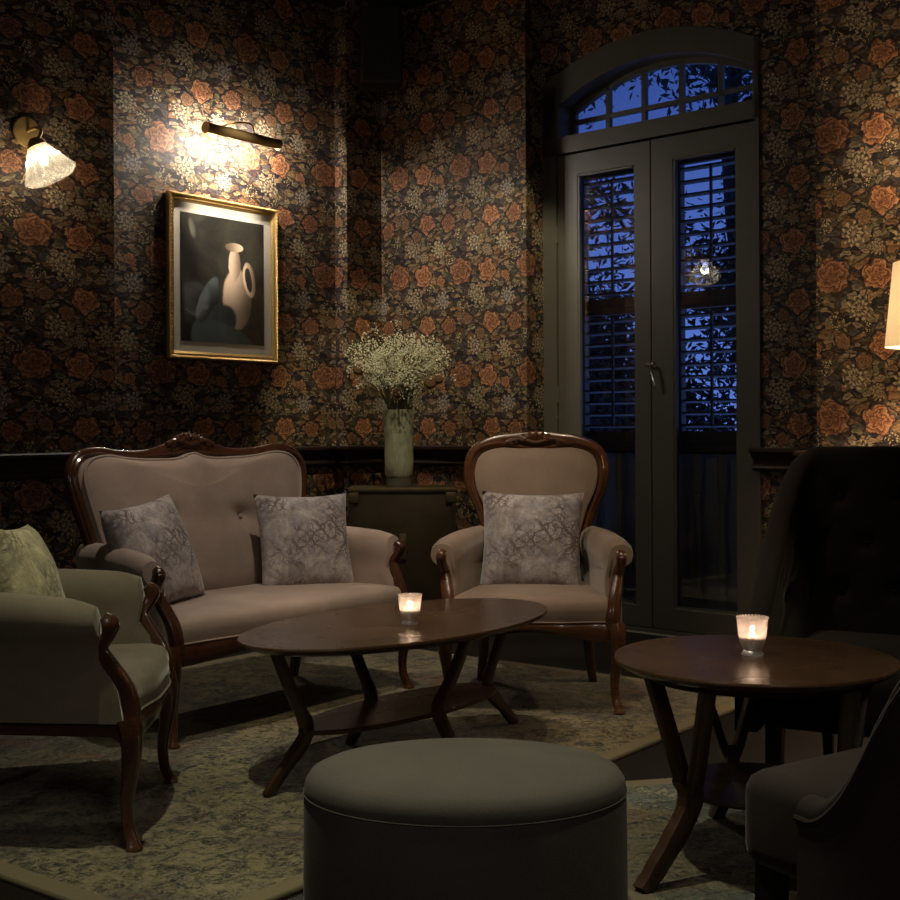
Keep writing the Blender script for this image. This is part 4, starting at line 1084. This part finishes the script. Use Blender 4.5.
# ------------------------------------------------------------------ standing lamp at right edge
LY = 5.15
lt, lb_ = at(895, 262, LY), at(887, 347, LY)
rb2 = .19; rt2 = rb2-(lt.x-lb_.x); lx = lb_.x+rb2
fl_ = thing('floor_lamp', 'standing lamp with cream fabric shade glowing at the right edge', 'lamp', (lx, LY, 0), 0)
mb = MB(); mb.lathe([(0, 0), (.13, 0), (.135, .01), (.12, .022), (.02, .03)], 32, cap=False); mb.build('base', M['brass'], fl_)
mb = MB(); mb.tube([(0, 0, .02), (0, 0, lt.z-.1)], .010, 10); mb.build('pole', M['brass'], fl_)
mb = MB(); n = 48
mb.lathe([(rb2, lb_.z), (rt2, lt.z), (rt2-.003, lt.z), (rb2-.003, lb_.z), (rb2, lb_.z)], n, cap=False); ls = mb.build('lamp_shade', M['shade'], fl_)
mb = MB(); mb.lathe([(0, -.05), (.022, -.035), (.03, 0), (.022, .03), (0, .045)], 16, (0, 0, (lt.z+lb_.z)/2-.02), cap=False); mb.build('bulb', emis('lamp_bulb', (1, .74, .42), 22), fl_)
lamp_pos = Vector((lx, LY, (lt.z+lb_.z)/2-.02))

# ------------------------------------------------------------------ lights
def L(kind, name, loc, power, col, size=.05, target=None, angle=60, blend=.4, sx_=None, sy_=None):
    d = bpy.data.lights.new(name, kind); o = bpy.data.objects.new(name, d); C.objects.link(o); o.location = loc
    d.energy = power; d.color = col
    if kind == 'SPOT': d.spot_size = math.radians(angle); d.spot_blend = blend; d.shadow_soft_size = size
    elif kind == 'POINT': d.shadow_soft_size = size
    elif kind == 'AREA':
        d.shape = 'RECTANGLE'; d.size = sx_; d.size_y = sy_
    if target is not None: o.rotation_euler = (Vector(target)-Vector(loc)).to_track_quat('-Z', 'Y').to_euler()
    return o
def downlight(x, y, target, power, col, angle, blend, n=[0]):
    n[0] += 1
    loc = Vector((x, y, ZC-.03)); L('SPOT', 'ceiling_spot', loc, power, col, .03, target, angle, blend)
warm = (1.0, .78, .52); green = (1.0, .95, .64); neutral = (1.0, .86, .70)
lc = Matrix.Translation(Vector((wl2.x, wl2.y, lz))) @ Matrix.Rotation(AROT, 4, 'Z')
for fx in (-.36, .0, .36):
    L('POINT', 'picture_lamp_bulb', lc @ Vector((fx*ll, -.155, -.032)), 12, (1, .91, .80), .012)
L('POINT', 'sconce_light', sconce_bulb, 10, (1, .82, .58), .03)
L('POINT', 'lamp_light', lamp_pos, 110, (1, .74, .48), .04)
for p_ in ((c1.x, c1.y, CZ+.068), (c2_.x, c2_.y, .55+.068)): L('POINT', 'candle_light', p_, .5, (1, .66, .42), .006)
downlight(-.75, 3.0, (-.55, 3.2, 0), 190, green, 52, .5)
downlight(-.45, 4.6, (-.55, 5.6, .5), 175, neutral, 50, .7)
downlight(.25, 5.9, (.0, 8.0, .95), 190, (1, .86, .58), 42, .35)
downlight(1.3, 2.6, (1.0, 2.9, 0), 110, green, 50, .4)
downlight(.3, 4.1, (.45, 5.0, .4), 110, warm, 48, .6)
downlight(.1, 2.1, (.0, 2.6, .4), 42, neutral, 50, .7)
downlight(-.25, 6.2, (pm.x, pm.y, pm.z-.1), 600, neutral, 17, .8)
downlight(1.5, 4.6, (2.1, 5.45, 1.25), 210, (1, .74, .44), 46, .8)  # unseen spot added to strengthen the standing lamp's glow on the right wall
# unseen soft fill lights added behind the camera to lift the room
L('POINT', 'fill_light', (1.2, -1.4, 3.0), 34, (1, .90, .78), .25)
L('POINT', 'fill_light', (-2.6, -.6, 3.0), 26, (1, .90, .80), .25)

# ------------------------------------------------------------------ world : dusk sky
w = bpy.data.worlds.new('dusk'); bpy.context.scene.world = w; w.use_nodes = True; nt = w.node_tree; nt.nodes.clear()
ou = nt.nodes.new('ShaderNodeOutputWorld'); bg = nt.nodes.new('ShaderNodeBackground'); tc = nt.nodes.new('ShaderNodeTexCoord')
sxw = nt.nodes.new('ShaderNodeSeparateXYZ'); rp = nt.nodes.new('ShaderNodeValToRGB')
rp.color_ramp.elements[0].position = .0; rp.color_ramp.elements[0].color = (.15, .28, .92, 1)
rp.color_ramp.elements[1].position = .32; rp.color_ramp.elements[1].color = (.030, .070, .34, 1)
nt.links.new(tc.outputs['Generated'], sxw.inputs[0]); nt.links.new(sxw.outputs[2], rp.inputs[0]); nt.links.new(rp.outputs[0], bg.inputs[0]); nt.links.new(bg.outputs[0], ou.inputs[0])
bg.inputs[1].default_value = .9
vs_ = bpy.context.scene.view_settings; vs_.view_transform = 'Standard'; vs_.look = 'None'; vs_.gamma = 1; vs_.exposure = 0; vs_.use_curve_mapping = False
